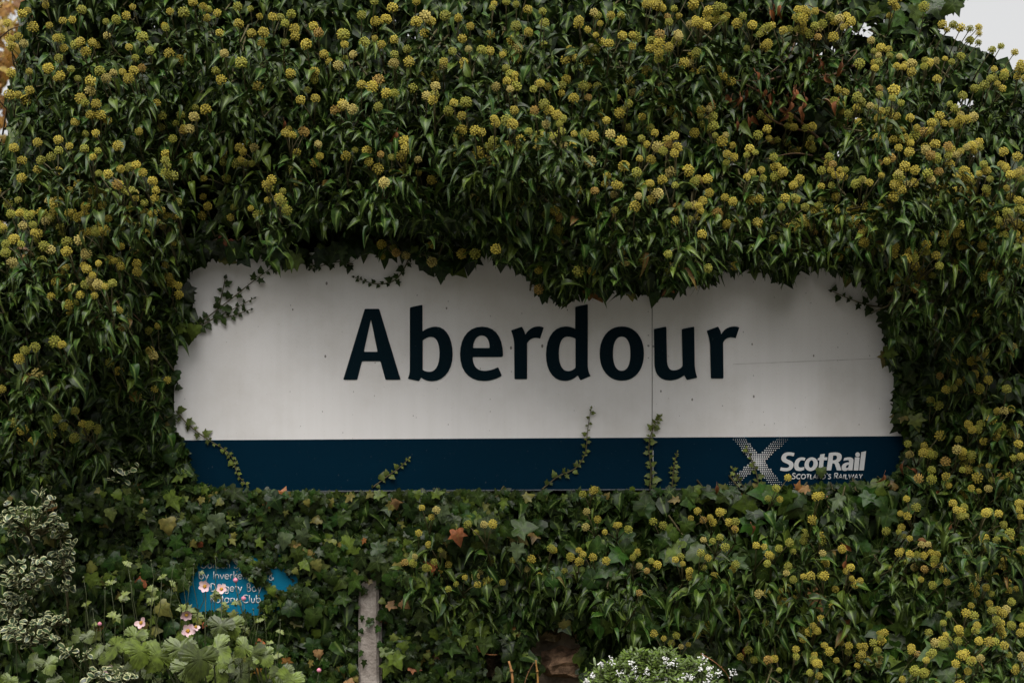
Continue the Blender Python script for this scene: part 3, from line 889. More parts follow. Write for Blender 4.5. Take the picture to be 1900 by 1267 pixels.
# which plant a spot belongs to
IVY_DEF = [
    ('canopy', 'broad dark ivy canopy dotted with round flower heads overhanging the top of the station sign', (900, 380)),
    ('left', 'flowering ivy bank along the left edge, reaching down beside the sign to the variegated shrub', (150, 560)),
    ('right', 'ivy crown loaded with dense ochre flower clusters in the upper right under the pale sky', (1650, 380)),
    ('low', 'small-leaved lobed ivy carpeting the wall under the sign, around the blue plaque and post', (600, 1000)),
    ('lowright', 'flowering ivy covering the lower right wall below the railway logo', (1500, 1060)),
]
def owner(px, py):
    if py > 895: return 'low' if px < 760 else 'lowright'
    if px < 335 + (40 if py > 440 else 0): return 'left' if (py > 250 or px < 180) else 'canopy'
    if px > 1640 or (px > 1370 and py < 560): return 'lowright' if py > 640 else 'right'
    return 'canopy'
IVY = {}
for key, label, (ax, ay) in IVY_DEF:
    a = P(ax, ay, 0)
    IVY[key] = dict(root=empty('ivy', (a.x, -.05, 0), label, 'ivy', 'ivy plants covering the wall'), leaf=Pool(), flower=Pool(), mass=Pool(), dead=Pool(), stem=MB())

def leaf_colour(lowleft=False):
    t = random.random()
    if lowleft and t < .012: return (random.uniform(.12, .24), random.uniform(.065, .10), random.uniform(.02, .035))
    if lowleft and t < .075: return (random.uniform(.08, .13), random.uniform(.09, .12), .025)
    if not lowleft and t < .004: return (random.uniform(.08, .13), random.uniform(.055, .075), .02)
    if t > .92: return (.062, .090, .012)
    k = random.uniform(.45, 1.45) * (.72 if lowleft else 1)  # lower carpet and fringe leaves darkened in colour to stand in for canopy shade
    y = random.uniform(.7, 1.3)
    return (.0205 * k * y, .0405 * k, .0058 * k * random.uniform(.7, 1.3))
def flower_colour():
    t = random.random(); k = random.uniform(.85, 1.35)
    if t < .34: return (.23 * k, .23 * k, .032 * k)
    if t < .38: return (.30 * k, .19 * k, .045 * k)
    if t < .46: return (.40 * k, .33 * k, .10 * k)
    return (.37 * k, .300 * k, .042 * k)

FLOWERS = {
 (0, 0, 2.947): """250,30,2 150,60,2 180,150,1 270,140,2 395,110,2 580,120,3 725,40,2 930,65,2 1005,70,1 1110,40,1 1055,15,2 1130,100,2 1300,38,1 1370,50,2 1305,132,1 905,155,1 1200,182,1
 1375,185,1 1440,180,1 1490,95,2 1560,130,3 1610,160,1 1715,145,1 1742,182,1 1675,245,1 1560,235,1 1870,190,1 440,230,2 505,235,1 470,285,2 705,260,2 780,205,1 820,280,1 925,295,1 1025,290,2
 985,325,1 1225,295,1 1320,345,1 1430,240,1 1180,390,2 350,265,2 320,320,2 310,210,1 55,215,2 130,240,2 545,390,1 580,430,1 620,400,1 670,395,1 705,430,1 730,388,1 775,375,1 425,430,2 495,445,1
 330,415,2 160,390,2 265,375,1 1410,475,1 1590,405,1 1800,340,3 1720,395,2 1850,360,1 1725,540,2 1680,495,1 1835,605,1 1875,575,1 440,540,1 525,570,2 290,585,1 410,670,2 495,630,1 855,565,1 830,595,2
 1125,600,1 1060,640,3 990,630,2 885,635,1 760,720,1 525,730,1 645,800,1 945,760,5 1005,715,2 205,780,1 75,810,2 380,800,2 280,860,3 510,860,3 550,630,2 205,930,1 120,975,1 320,940,1 780,945,3 905,950,5
 1005,910,2 1220,890,5 1310,810,4 1390,810,3 1335,890,1 1560,730,4 1600,740,2 1740,790,2 1625,995,1 1785,1005,1 1600,935,2 1720,890,1 430,1010,6 100,1095,4 270,1100,3 640,1010,5 660,925,3 520,1090,5
 530,1135,2 740,1055,2 710,1140,4 790,1110,3 690,1195,3 880,1150,4 850,1205,2 960,1180,2 300,1160,5 430,1190,4 240,1170,3 180,1230,4 60,1170,3 20,1240,3 330,1245,2 1135,1130,3 1260,1190,2 1410,1175,2
 1455,1010,3 1525,1085,5 40,130,2 100,520,2 50,520,1 140,550,1 60,400,1""",
 (630, 0, 2.947): """75,300,2 25,190,1 195,120,1 255,110,1 120,85,1 290,45,1 190,10,1 420,10,1 420,122,1 468,90,1 498,118,1 578,88,1 650,100,1 465,185,1 135,235,1 230,245,2 300,220,1 370,272,1 300,300,1
 380,340,1 295,350,1 715,145,2 835,45,2 825,190,1 820,280,2 895,292,1 940,225,4 965,145,1 1030,55,1 965,25,2 910,10,1 1110,65,1 1120,130,1 705,270,3 680,340,2 570,340,1 565,365,1 525,405,2 440,415,1
 400,485,1 120,465,1 178,475,1 215,440,1 255,512,1 300,515,1 510,550,4 475,525,1 625,565,1 690,562,1 212,585,1 25,575,1 70,598,1 910,375,2 935,410,2 915,445,1 855,475,1 965,475,2 965,315,1 1115,245,1
 1060,490,2 1140,475,2 1215,470,2 1240,435,1 1335,475,1 1410,475,2 1360,535,1 1280,540,1 1590,445,3 1680,390,1 1715,425,1 1600,255,3 1475,240,2 1680,25,3 1740,30,1 1830,50,3 1310,115,2 1425,130,3 1400,195,2
 1290,320,3 1365,330,4 1330,375,3 1750,190,4 1800,260,5 1850,190,4 1745,325,2 1870,370,1 1540,85,1 1390,70,2 955,605,1 845,650,1 855,675,1 915,660,1 945,682,1 1065,605,1 1190,630,3 1220,650,1 1145,605,2
 1440,625,2 1460,660,1 1550,600,4 1655,640,1 1760,560,5 1850,640,2 1700,700,1 1480,735,1 1340,730,1 1388,748,1 1212,720,1 1165,755,1 1090,740,1 1040,755,2 990,765,2 985,805,1 1090,775,1 920,795,2 865,805,1
 840,775,1 815,805,2 760,835,1 640,750,2 665,715,1 740,715,1 775,725,1 620,845,1 685,865,1 730,880,1 797,882,1 865,875,1 867,910,1 525,900,1 435,945,2 430,875,1 340,855,1 365,920,1 335,950,1 210,925,1
 160,885,1 225,845,1 150,825,1 285,860,2 355,775,1 365,815,1 35,855,2 245,1000,1 540,940,1 1085,820,1 1055,850,1 1280,790,3 1540,775,1 1555,910,1 1370,885,1 1285,880,1 1625,945,1 1450,1010,1 1530,1015,3
 1500,1065,1 1395,1045,1 1305,1042,1 1645,1050,2 1700,1005,2 1740,1060,1 1835,1015,2 1615,1130,1 1505,1150,2 1700,1095,1 990,1005,1 1110,1030,1 1175,985,1 738,1078,1 870,1055,1 980,1105,1 1175,1155,2
 1205,1190,2 1195,1255,1 1680,790,5 1650,760,1 1830,840,5 1800,790,2 1640,870,2 670,635,1""",
 (1260, 0, 2.947): """210,40,6 150,80,4 260,90,4 90,110,5 400,140,5 440,190,4 640,100,6 700,70,4 680,140,4 850,120,6 900,150,4 760,205,2 570,170,2 1185,40,4 1340,38,1 1050,222,1 1145,272,2 95,290,3 215,380,3
 240,420,2 15,365,2 1090,305,3 1065,345,1 1070,375,2 1205,310,2 1190,365,1 1225,370,2 1272,350,1 1345,330,2 1405,335,1 1340,365,1 1490,340,2 1540,310,1 985,350,1 1175,495,1 1165,540,2 1095,520,2 975,530,2
 905,510,2 890,575,3 970,590,3 1045,580,2 1550,525,1 1615,485,1 1670,470,1 1410,435,1 120,605,3 185,640,3 190,690,5 255,740,3 490,650,2 600,640,3 590,690,2 590,780,4 620,820,1 430,740,3 720,760,3 690,700,2
 1010,700,3 1090,640,3 1130,660,3 1190,640,3 1080,755,2 1480,570,2 1540,630,4 1530,690,3 1400,670,4 1300,700,4 1230,760,5 1200,810,4 1290,740,4 1400,790,5 1470,800,3 1540,830,3 1600,800,3 1640,780,2 820,860,2
 300,860,3 370,850,3 450,930,2 540,910,4 570,940,2 660,980,3 370,970,2 85,995,3 155,980,2 830,930,3 880,930,2 835,1015,4 910,930,2 1000,980,3 1040,1000,2 1200,950,2 1290,930,4 1180,1010,3 1250,1010,3 1420,940,3
 1400,1030,6 1440,1090,5 1560,940,4 1600,990,4 1640,950,3 1700,980,3 1760,900,3 1850,860,4 1870,980,3 1790,1030,2 1680,1140,5 1580,1100,3 1560,1040,4 1650,1110,3 1800,1170,4 1860,1100,3 1850,1230,4 1760,1240,3
 50,1125,2 130,1100,2 250,1080,2 580,1085,3 630,1080,2 390,1095,1 440,1090,1 60,1200,4 110,1190,2 210,1170,1 320,1200,2 430,1220,1 790,1170,3 740,1150,1 890,1190,4 950,1145,1 1020,1130,2 1040,1210,6 1150,1090,3
 640,1220,3 730,1240,4 850,1220,2 1530,1230,2 1440,135,1 1465,165,1 1500,140,1 1540,155,1 1590,160,1 1637,152,1 1640,185,1 1590,222,1 1637,235,1 1760,255,1 1710,275,1 1835,288,1 1870,350,1 1780,400,3
 1850,420,3 1700,430,2 1740,460,2""",
 (0, 420, 2.947): """80,70,1 115,100,3 30,145,3 230,188,1 205,40,2 340,40,2 365,140,4 435,75,2 355,225,3 350,255,2 475,235,2 500,295,3 465,320,1 375,340,4 440,375,3 415,420,2 575,330,3 660,110,2 625,190,2
 750,250,3 920,280,4 940,315,2 800,40,4 960,20,4 520,20,4 275,130,1 270,380,1 650,460,1 690,495,1 505,490,2 470,550,1 670,550,1 815,570,1 865,545,1 820,680,2 135,680,1 190,662,1 105,725,1 300,630,1 340,648,1
 140,825,1 205,805,1 10,890,1 600,745,1 650,790,1 305,890,1 845,890,4 75,1075,1 125,1115,1 180,1175,1 235,1075,1 285,1135,1 310,1050,1 450,1080,5 490,1085,2 470,1120,1""",
 (630, 420, 2.947): """230,100,2 310,145,3 505,195,1 500,100,1 855,125,1 1200,30,1 1205,72,1 1545,130,1 1565,195,1 1657,182,1 1795,152,1 1308,247,1 1380,245,1 1830,215,1 1800,245,1 1088,240,1 1088,345,1 740,150,1
 670,150,1""",
 (1260, 420, 2.947): """125,45,1 158,230,1 303,218,1 555,20,2 635,40,3 650,105,3 740,30,5 850,25,4 1000,10,3 1060,50,3 825,110,4 925,125,3 1060,140,2 1180,115,3 1270,140,4 1345,140,5 1350,180,2 1200,270,4 1195,310,2
 1315,275,2 1385,270,1 1460,50,4 1590,40,4 1570,110,4 1640,100,3 1700,60,4 1720,150,4 1780,40,4 1820,120,3 1870,90,4 1500,200,2 1550,205,2 1650,235,3 1740,285,4 1860,225,3 1620,480,2 1780,490,2 1480,470,1
 1510,740,3 1620,730,4 1670,790,3 1690,840,2 1530,850,5 1825,660,3 1510,630,1 1790,890,1 1740,1010,4 1650,1080,3 1740,1115,4 1630,1110,2 1420,980,2 1340,1200,5 1370,1230,2 1520,1220,3 1855,1190,3 1860,1080,2
 1600,1250,2""",
 (630, 840, 2.967): """505,355,3 435,440,1 795,395,5 415,570,4 555,535,2 600,615,4 490,635,1 520,600,1 840,590,3 690,685,3 750,680,3 830,690,3 1030,640,4 1165,525,2 1395,210,3 1420,365,3 1540,395,4 1320,600,4 1395,575,3
 1270,568,1 1615,575,3 1640,540,2 1715,595,2 1780,400,2 1785,1020,3 1880,1065,3 600,750,1 1650,770,1""",
 (1260, 840, 2.967): """65,360,3 170,355,4 310,380,5 225,465,4 120,550,2 550,525,5 425,510,2 685,485,3 790,485,5 735,370,1 535,195,4 780,235,2 1305,300,4 1225,410,3 1270,470,3 1345,565,6 1420,560,4 1250,600,2 1210,550,1
 1350,640,2 1450,640,2 1475,710,2 1140,430,1 1680,470,4 1720,600,3 1840,580,5 1640,690,4 1690,740,4 1720,775,2 1810,710,3 1800,860,3 1830,820,1 1580,880,4 1640,950,3 1540,970,3 1535,1035,3 1650,1035,5 1790,1060,2
 1750,920,3 1830,950,3 1880,990,2 1410,1045,6 1280,1070,2 1130,990,3 1070,1045,3 935,1060,4 930,1095,2 800,1060,5 760,980,3 680,980,2 780,910,4 535,920,3 555,800,4 635,800,4 800,675,4 945,630,3 950,690,3 860,750,3
 685,680,2 590,660,2 295,640,2 195,675,2 60,680,1 20,610,4 175,930,5 380,1085,3 490,1140,3 645,1120,2 720,1210,4 930,1210,2 1100,1130,5 1360,1140,4 1590,1200,5 1660,1130,2 1230,1245,2 1430,1250,2 1850,1195,3
 1890,1120,3 1375,10,2 1390,95,3 1470,130,2 1560,20,2 1610,40,3 1590,90,4 1650,210,3 1560,210,2 1770,130,4 1720,150,2 1880,20,2 1890,280,3 1570,300,3 1550,350,2 1680,335,4 1760,335,2 1880,350,2 1800,470,3
 1820,440,1 1590,550,1 440,775,1""",
}
SHOOTS = []
for (ox, oy, k), s in FLOWERS.items():
    for t in s.split():
        x, y, n = map(float, t.split(','))
        SHOOTS.append((ox + x / k, oy + y / k, int(n)))

def add_leaves(ivy, S, nleaf, size, spread, score, poke=False):
    a0 = random.uniform(0, 6.28); Ms = []
    for i in range(nleaf):
        ph = a0 + i * 2.4 + random.uniform(-.4, .4)
        r = Vector((math.cos(ph), math.sin(ph), 0))
        if r.y > .45: r.y = -r.y * random.uniform(.0, 1)
        tier = i / max(nleaf - 1, 1)
        dn = random.uniform(-.45, .3) + tier * random.uniform(.1, .9)
        d = (r * random.uniform(.6, 1.0) * spread + Vector((random.uniform(-.25, .25), random.uniform(-.25, .1), -dn))).normalized()
        if random.random() < .28: d = Vector((random.uniform(-1, 1), random.uniform(-.9, .1), random.uniform(-.5, .55))).normalized()
        s = size * random.choice((random.uniform(.45, .8), random.uniform(.8, 1.3)))
        base = S + r * random.uniform(.012, .042) + Vector((0, .004, -.011 * i * random.uniform(.5, 1)))
        nrm = (r * random.uniform(-.1, .6) + Vector((random.uniform(-.6, .6), random.uniform(-.5, .35), .9))).normalized()
        Ms.append(frame(base, d, nrm, s))
    M = np.array(Ms)
    bad = leaf_blocked(M)
    if poke: bad[:] = False
    for m, b in zip(M, bad):
        if b: continue
        ivy['leaf'].add('adult', random.randrange(len(ADULT)), m, leaf_colour(), score * abs(m[1, 2]) * np.linalg.norm(m[:3, 1]) * random.uniform(.4, 1.6))

def in_frame(px, py, m=0): return -m < px < 1900 + m and -m < py < 1267 + m

sh_px = np.array([(s[0], s[1]) for s in SHOOTS])
sh_b = bulge(sh_px[:, 0], sh_px[:, 1])
for (px, py, n), b in zip(SHOOTS, sh_b):
    sky = px > 1735 and py < 130
    own = owner(px, py); iv = IVY[own]
    b = b + random.uniform(.05, .10)
    U = P(px, py, b)
    big = 1.14 if n == 1 else 1.0
    if px > 1340 and py < 560: big *= .98
    ur = .0126 * big
    if n > 3: ur *= 1.08
    if py > 880: ur *= .86
    if sky: ur *= .85
    S = U + Vector((random.uniform(-.012, .012), random.uniform(.03, .055), -random.uniform(.045, .07)))
    if sky: S = U + Vector((random.uniform(-.05, -.02), .03, -random.uniform(.05, .08)))
    if 330 < px < 1650 and 440 < py < 560: S = U + Vector((random.choice((-1, 1)) * random.uniform(.02, .04) if px < 1300 else -.045, .05, random.uniform(.01, .03)))
    pos = [U]
    tries = 0
    while len(pos) < n and tries < 200:
        tries += 1
        rr = ur * ((1.6 + 1.1 * math.sqrt(n)) if px < 1340 or py > 600 else (1.25 + .85 * math.sqrt(n)))
        q = U + Vector((random.uniform(-rr, rr), random.uniform(-rr * .6, rr * .9), random.uniform(-rr * .95, rr * .7)))
        if all((q - o).length > ur * 1.55 for o in pos): pos.append(q)
    fr = in_frame(px, py, 5)
    for q in pos:
        r = ur * random.uniform(.70, 1.16)
        up = (q - S).normalized()
        m = frame(q, Vector((random.uniform(-1, 1), random.uniform(-1, 1), random.uniform(-.3, .3))), up, r)
        iv['flower'].add('umbel', random.randrange(len(UMBEL)), m, flower_colour(), (1.0 + 3 * b + random.uniform(0, .3)) if fr else 0)
        iv['stem'].tube([S, S.lerp(q, .5) + Vector((0, 0, .004)), q - up * r * .3], [.0017, .0014, .0012], 4)
    back = S + Vector((random.uniform(-.04, .04), .10, random.uniform(-.05, .05) if (330 < px < 1680 and py < 560) else -random.uniform(.05, .09)))
    iv['stem'].tube([S + Vector((0, 0, .004)), S + Vector((0, .03, -.01)), back], [.0022, .0026, .003], 4)
    nl = random.randint(11, 15) if n > 1 else random.randint(9, 13)
    size = .049 if py < 880 else .047
    if px > 1340 and py < 560: size = .047; nl += 2
    if sky: nl = 2; size = .05
    add_leaves(iv, S, nl, size, 1.0, 1.0 if fr else 0, poke=False)

# leafy shoots without flowers between the flowering ones
extra = []
for _ in range(9000):
    px, py = random.uniform(-120, 2020), random.uniform(-170, 1340)
    if py > 890 and px < 880: continue
    if blocked(np.array([px, py])): continue
    dmin = ((sh_px - (px, py)) ** 2).sum(1).min()
    if dmin < 26 ** 2: continue
    if any((px - a) ** 2 + (py - c) ** 2 < 30 ** 2 for a, c in extra): continue
    extra.append((px, py))
eb = bulge([e[0] for e in extra], [e[1] for e in extra])
for (px, py), b in zip(extra, eb):
    iv = IVY[owner(px, py)]
    S = P(px, py, b - random.uniform(.03, .14))
    if any(inside(pl, np.array([px, py])) for pl in HOLLOW):
        if random.random() < .55: continue
        S = P(px, py, min(b, .02))
    dark = b < .09 or any(inside(pl, np.array([px, py])) for pl in HOLLOW)
    back = S + Vector((random.uniform(-.04, .04), .08, random.uniform(.0, .06)))
    iv['stem'].tube([S, S + Vector((0, .03, .0)), back], [.0018, .0024, .003], 4)
    if dark or (py > 900 and random.random() < .5) or (1600 < px and 560 < py < 880) or (px < 345 and py > 700 and px > 220):
        Ms = []
        for i in range(random.randint(5, 8)):
            d = Vector((random.uniform(-.9, .9), random.uniform(-.35, .1), random.uniform(-1, .1))).normalized()
            nrm = Vector((random.uniform(-.5, .5), -1, random.uniform(.1, .8)))
            o = Vector((random.uniform(-.045, .045), random.uniform(-.02, .03), random.uniform(-.045, .045)))
            Ms.append(frame(S + o, d, nrm, random.uniform(.04, .075)))
        Ms = np.array(Ms); bad = leaf_blocked(Ms)
        for m, q in zip(Ms, bad):
            if not q: iv['leaf'].add('lobed', random.randrange(6), m, leaf_colour(), (random.uniform(.3, 1.0) * .05) if in_frame(px, py) else 0)
    else:
        add_leaves(iv, S, random.randint(8, 13), .049, 1.0, 1.0 if in_frame(px, py, 5) else 0)

# the carpet of lobed leaves under the sign, and the fringe of leaves round the board
def lobed_at(px, py, b, size, up=None, key=None, score=1.0, force=False, c=None, ang=None, loose=False):
    iv = IVY[key or owner(px, py)]
    a = random.gauss(0, .7) if ang is None else ang
    d = Vector((math.sin(a), random.uniform(-.25, .05), -math.cos(a)))
    nrm = Vector((random.uniform(-.35, .35), -1, random.uniform(0, .7)))
    m = frame(P(px, py, b), d, nrm, size)
    if loose:
        if blocked(to_px(np.stack([m[:3, 3], m[:3, 3] + m[:3, 1] * random.uniform(.2, .7)]))).any(): return
    elif not force and leaf_blocked(m[None])[0]: return
    iv['leaf'].add('lobed', random.randrange(6), m, c or leaf_colour(True), score * size * random.uniform(.5, 1.5) if in_frame(px, py, 5) else 0)

pts = [(random.uniform(-60, 960), random.uniform(898, 1330)) for _ in range(6200)]
bb = bulge([p[0] for p in pts], [p[1] for p in pts])
for (px, py), b in zip(pts, bb):
    if px > 860 and random.random() < (px - 860) / 100: continue
    if px < 200 and random.random() < .5: continue
    big = random.random() < .06
    lobed_at(px, py, max(b, .02) + random.uniform(-.03, .025) + (.02 if big else 0), random.uniform(.045, .062) if big else random.uniform(.018, .040))
for (px, py) in [(1010 + random.gauss(0, 60), 1180 + random.uniform(-60, 120)) for _ in range(160)]:
    lobed_at(px, py, random.uniform(.03, .06), random.uniform(.02, .045))
n = len(SIGN_EDGE)
for i in range(n):
    (x0, y0), (x1, y1) = SIGN_EDGE[i], SIGN_EDGE[(i + 1) % n]
    L = math.dist((x0, y0), (x1, y1)); nx, ny = (y1 - y0) / L, -(x1 - x0) / L      # outward
    for k in range(max(1, int(L / 4.2))):
        t = random.random(); ex, ey = x0 + (x1 - x0) * t, y0 + (y1 - y0) * t
        lower = ey > 880; side = 560 < ey < 880
        off = random.uniform(0, 36)
        if lower: off = random.uniform(2, 22)
        ang = random.gauss(0, .6) if not lower else random.choice([random.gauss(0, .9), random.gauss(math.pi, .9)])
        if side: ang = random.gauss(0, .8)
        size = random.uniform(.018, .036) if lower else (random.uniform(.03, .055) if side else random.uniform(.035, .07))
        lobed_at(ex + nx * off, ey + ny * off, random.uniform(.012, .07), size, ang=ang, score=.6, loose=True)

for poly in (PLAQUE_OPEN, PLAQUE_OPEN2):
    for i in range(len(poly)):
        (x0, y0), (x1, y1) = poly[i], poly[(i + 1) % len(poly)]
        L = math.dist((x0, y0), (x1, y1)) + 1e-6; nx, ny = (y1 - y0) / L, -(x1 - x0) / L
        for k in range(int(L / 2.2)):
            t = random.random(); off = random.uniform(2, 24)
            lobed_at(x0 + (x1 - x0) * t + nx * off, y0 + (y1 - y0) * t + ny * off, PB + random.uniform(.006, .03), random.uniform(.016, .034), score=.8, loose=True)
# the thick of the plant: leaves crowding behind the outer shoots
def filler(n, lo, hi, x0, x1, y0, y1, size, thick, lobed=False, dens=None):
    px = rng.uniform(x0, x1, n); py = rng.uniform(y0, y1, n)
    keep = ~blocked(np.stack([px, py], 1))
    if dens is not None: keep &= rng.uniform(0, 1, n) < dens(px, py)
    px, py = px[keep], py[keep]
    b = bulge(px, py)
    bl = b - .12 - rng.uniform(0, 1, len(px)) ** 1.1 * (thick(b, py))
    for pl in HOLLOW: bl -= .10 * inside(pl, np.stack([px, py], 1))
    bl = np.where(py > 470, np.maximum(bl, rng.uniform(-.02, .05, len(px))), bl)
    f = (CAM_D - bl) / CAM_D
    Pn = np.stack([(px - 950) * MM * f, -bl, CAM_Z + (633.5 - py) * MM * f], 1)
    m = len(px)
    d = np.stack([rng.normal(0, .55, m), rng.normal(-.15, .35, m), -np.abs(rng.normal(.8, .4, m))], 1)
    nr = np.stack([rng.normal(0, .5, m), rng.normal(-.6, .4, m), rng.normal(.6, .4, m)], 1)
    M = frames(Pn, d, nr, rng.uniform(*size, m))
    ok = ~(leaf_blocked(M) | gap_blocked(M))
    kinds = ('lobed_lo', 2) if lobed else ('adult_lo', 3)
    for i in np.nonzero(ok)[0]:
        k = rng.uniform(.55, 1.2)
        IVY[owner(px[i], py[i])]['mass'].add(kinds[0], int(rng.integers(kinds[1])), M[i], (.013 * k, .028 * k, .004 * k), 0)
deep = lambda b, py: np.where(py < 560, np.maximum(b + .02, .32) + .06, b + .03)
filler(17000, 0, 0, -140, 2040, -190, 1350, (.06, .09), deep)
filler(14000, 0, 0, -140, 2040, -190, 520, (.07, .10), lambda b, py: np.full_like(b, .5) + b)
filler(7000, 0, 0, 100, 1000, 880, 1340, (.022, .042), lambda b, py: b + .03, lobed=True)
filler(4500, 0, 0, 850, 2000, 890, 1340, (.03, .055), lambda b, py: b + .03, lobed=True)
filler(2500, 0, 0, 200, 345, 420, 900, (.03, .06), lambda b, py: b + .03, lobed=True)
filler(2500, 0, 0, 1620, 1900, 540, 920, (.03, .06), lambda b, py: b + .03, lobed=True)
filler(2500, 0, 0, 330, 1660, 380, 520, (.04, .07), lambda b, py: b + .05, lobed=True)

# woody stems inside the crown, and the bare twigs with withered leaves in the hollow on the upper right
def twig(iv, pts, r0, r1, mat_stem=None):
    q = [Vector(P(x, y, b)) for x, y, b in smooth_line(pts, 14)]
    iv.tube(q, list(np.linspace(r0, r1, 14)), 6)
for pts in ([(700, 480, -.1), (690, 300, -.1), (640, 150, .05), (560, 40, .1)], [(1200, 480, -.1), (1230, 300, -.05), (1300, 150, 0), (1330, 20, .05)],
            [(250, 600, 0), (240, 400, .0), (180, 250, .1)], [(1750, 700, 0), (1700, 450, .1), (1650, 250, .0), (1660, 60, -.1)]):
    twig(IVY[owner(*pts[1][:2])]['stem'], pts, .022, .008)
for pts, r in (([(1560, 300, .02), (1500, 240, .06), (1440, 190, .12), (1385, 158, .2)], .006), ([(1500, 245, .06), (1450, 232, .14), (1415, 205, .2), (1398, 150, .24)], .004),
               ([(1575, 160, .04), (1540, 140, .1), (1500, 148, .16), (1478, 170, .18)], .004), ([(1590, 120, .02), (1530, 145, .12), (1490, 150, .2)], .004),
               ([(1600, 340, .08), (1650, 328, .18), (1710, 318, .3)], .005), ([(1470, 135, .1), (1420, 150, .18), (1365, 150, .25)], .004),
               ([(1560, 105, .04), (1590, 95, .12), (1560, 130, .16)], .003), ([(1480, 60, .1), (1460, 110, .16), (1400, 155, .2)], .003), ([(1530, 130, .1), (1510, 95, .16), (1515, 60, .2)], .003),
               ([(1545, 300, .1), (1480, 285, .15), (1420, 295, .2)], .003), ([(1590, 60, .0), (1540, 30, .1), (1500, 10, .15)], .004)):
    TW = MB(); twig(TW, pts, r, r * .4); TW.build('twig', M_TWIG, IVY['right']['root'])
for pts, r in (([(5, 250, .0), (15, 190, .05), (30, 140, .08), (25, 110, .1)], .003), ([(40, 240, .0), (10, 200, .06), (-10, 180, .1)], .003), ([(215, 555, .3), (240, 575, .3), (262, 598, .28)], .002), ([(0, 70, .0), (20, 55, .05), (40, 48, .08)], .003)):
    TW = MB(); twig(TW, pts, r, r * .5); TW.build('twig', M_TWIG, IVY['left']['root'])
def dead_leaf(px, py, b, key, s=.038, ang=None):
    a = random.gauss(0, .25) if ang is None else ang
    m = frame(P(px, py, b), Vector((math.sin(a), -.1, -math.cos(a))), Vector((random.uniform(-1, 1), -1, .2)), s * random.uniform(.8, 1.2))
    k = random.uniform(.6, 1.2)
    IVY[key]['dead'].add('adult', random.choice([1, 4, 6]), m, (.22 * k, .075 * k, .022 * k), 1)
for x, y in ((1440, 10), (1436, 25), (1508, 105), (1527, 110), (1490, 130), (1558, 120), (1403, 138), (1413, 165), (1378, 180), (1383, 170), (1420, 185), (1465, 165), (1470, 180), (1488, 205), (1455, 200),
             (1566, 230), (1570, 240), (1375, 230), (1390, 218), (1440, 175), (1530, 140), (1545, 180), (1330, 190), (1480, 175), (1350, 185), (1500, 190)):
    
    for _ in range(2): dead_leaf(x + random.uniform(-10, 10), y + random.uniform(-10, 10), random.uniform(.14, .28), 'right')
for x, y, b in ((527, 225, .3), (293, 510, .12), (230, 200, .3), (735, 245, .42)): dead_leaf(x, y, b, owner(x, y), .035)
for x, y in ((1395, 975), (1690, 870), (1640, 880), (1675, 860), (1765, 975), (1770, 985), (1565, 1010), (1570, 1040), (1560, 1140), (1565, 1150), (1580, 1145), (1385, 1200), (1735, 910), (1330, 900), (1850, 870)):
    dead_leaf(x, y, bulge(x, y)[0] + .03, 'lowright', .04, random.uniform(-1.3, 1.3))
for x, y in ((735, 925), (1500, 905), (720, 1120), (745, 1115), (645, 1262), (590, 1205)):
    lobed_at(x, y, bulge(x, y)[0] + .03, random.uniform(.024, .036), c=(.20, .115, .05), force=True, score=2)
lobed_at(1523, 868, .02, .035, key='lowright', force=True, c=(.07, .1, .03), ang=.1, score=4)
for x, y, s in ((400, 955, .055), (530, 990, .05), (560, 985, .05), (385, 975, .04), (820, 940, .05), (905, 965, .06), (960, 1010, .05), (1560, 920, .05)):
    lobed_at(x, y, bulge(x, y)[0] + .05, s, c=(.045, .062, .028), ang=random.gauss(0, .3), score=4, force=True)
for x, y in ((672, 1150), (690, 1158), (700, 1150), (680, 1165), (668, 1175), (703, 1170), (660, 1205), (672, 1215), (688, 1155), (697, 1095), (678, 1100), (664, 1130), (705, 1120), (676, 1232), (664, 1190), (708, 1200)):
    lobed_at(x, y - 8, .075, random.uniform(.016, .03), force=True, ang=random.gauss(0, .7), score=1.5)
# leaves half over the plaque's lettering
for x, y in ((455, 1052), (462, 1062), (470, 1048), (478, 1060), (486, 1050), (470, 1070), (480, 1071), (460, 1044), (448, 1040), (440, 1035), (425, 1036), (405, 1036), (385, 1034), (500, 1042), (494, 1048), (507, 1040)):
    lobed_at(x, y - 9, PB + random.uniform(.008, .03), random.uniform(.02, .032), force=True, ang=random.gauss(0, .6), score=1.5)

for key, iv in IVY.items():
    root = iv['root']
    iv['leaf'].emit(root, 'leaf', 'leaves', 290)
    iv['flower'].emit(root, 'flower_head', 'flower_heads', 298)
    iv['mass'].emit(root, 'leaf', 'inner_leaves', 0)
    iv['dead'].emit(root, 'withered_leaf', 'withered_leaves', 60, M_DEAD)
    if iv['stem'].V:
        o = iv['stem'].build('stems', M_STEM, root); o['kind'] = 'stuff'

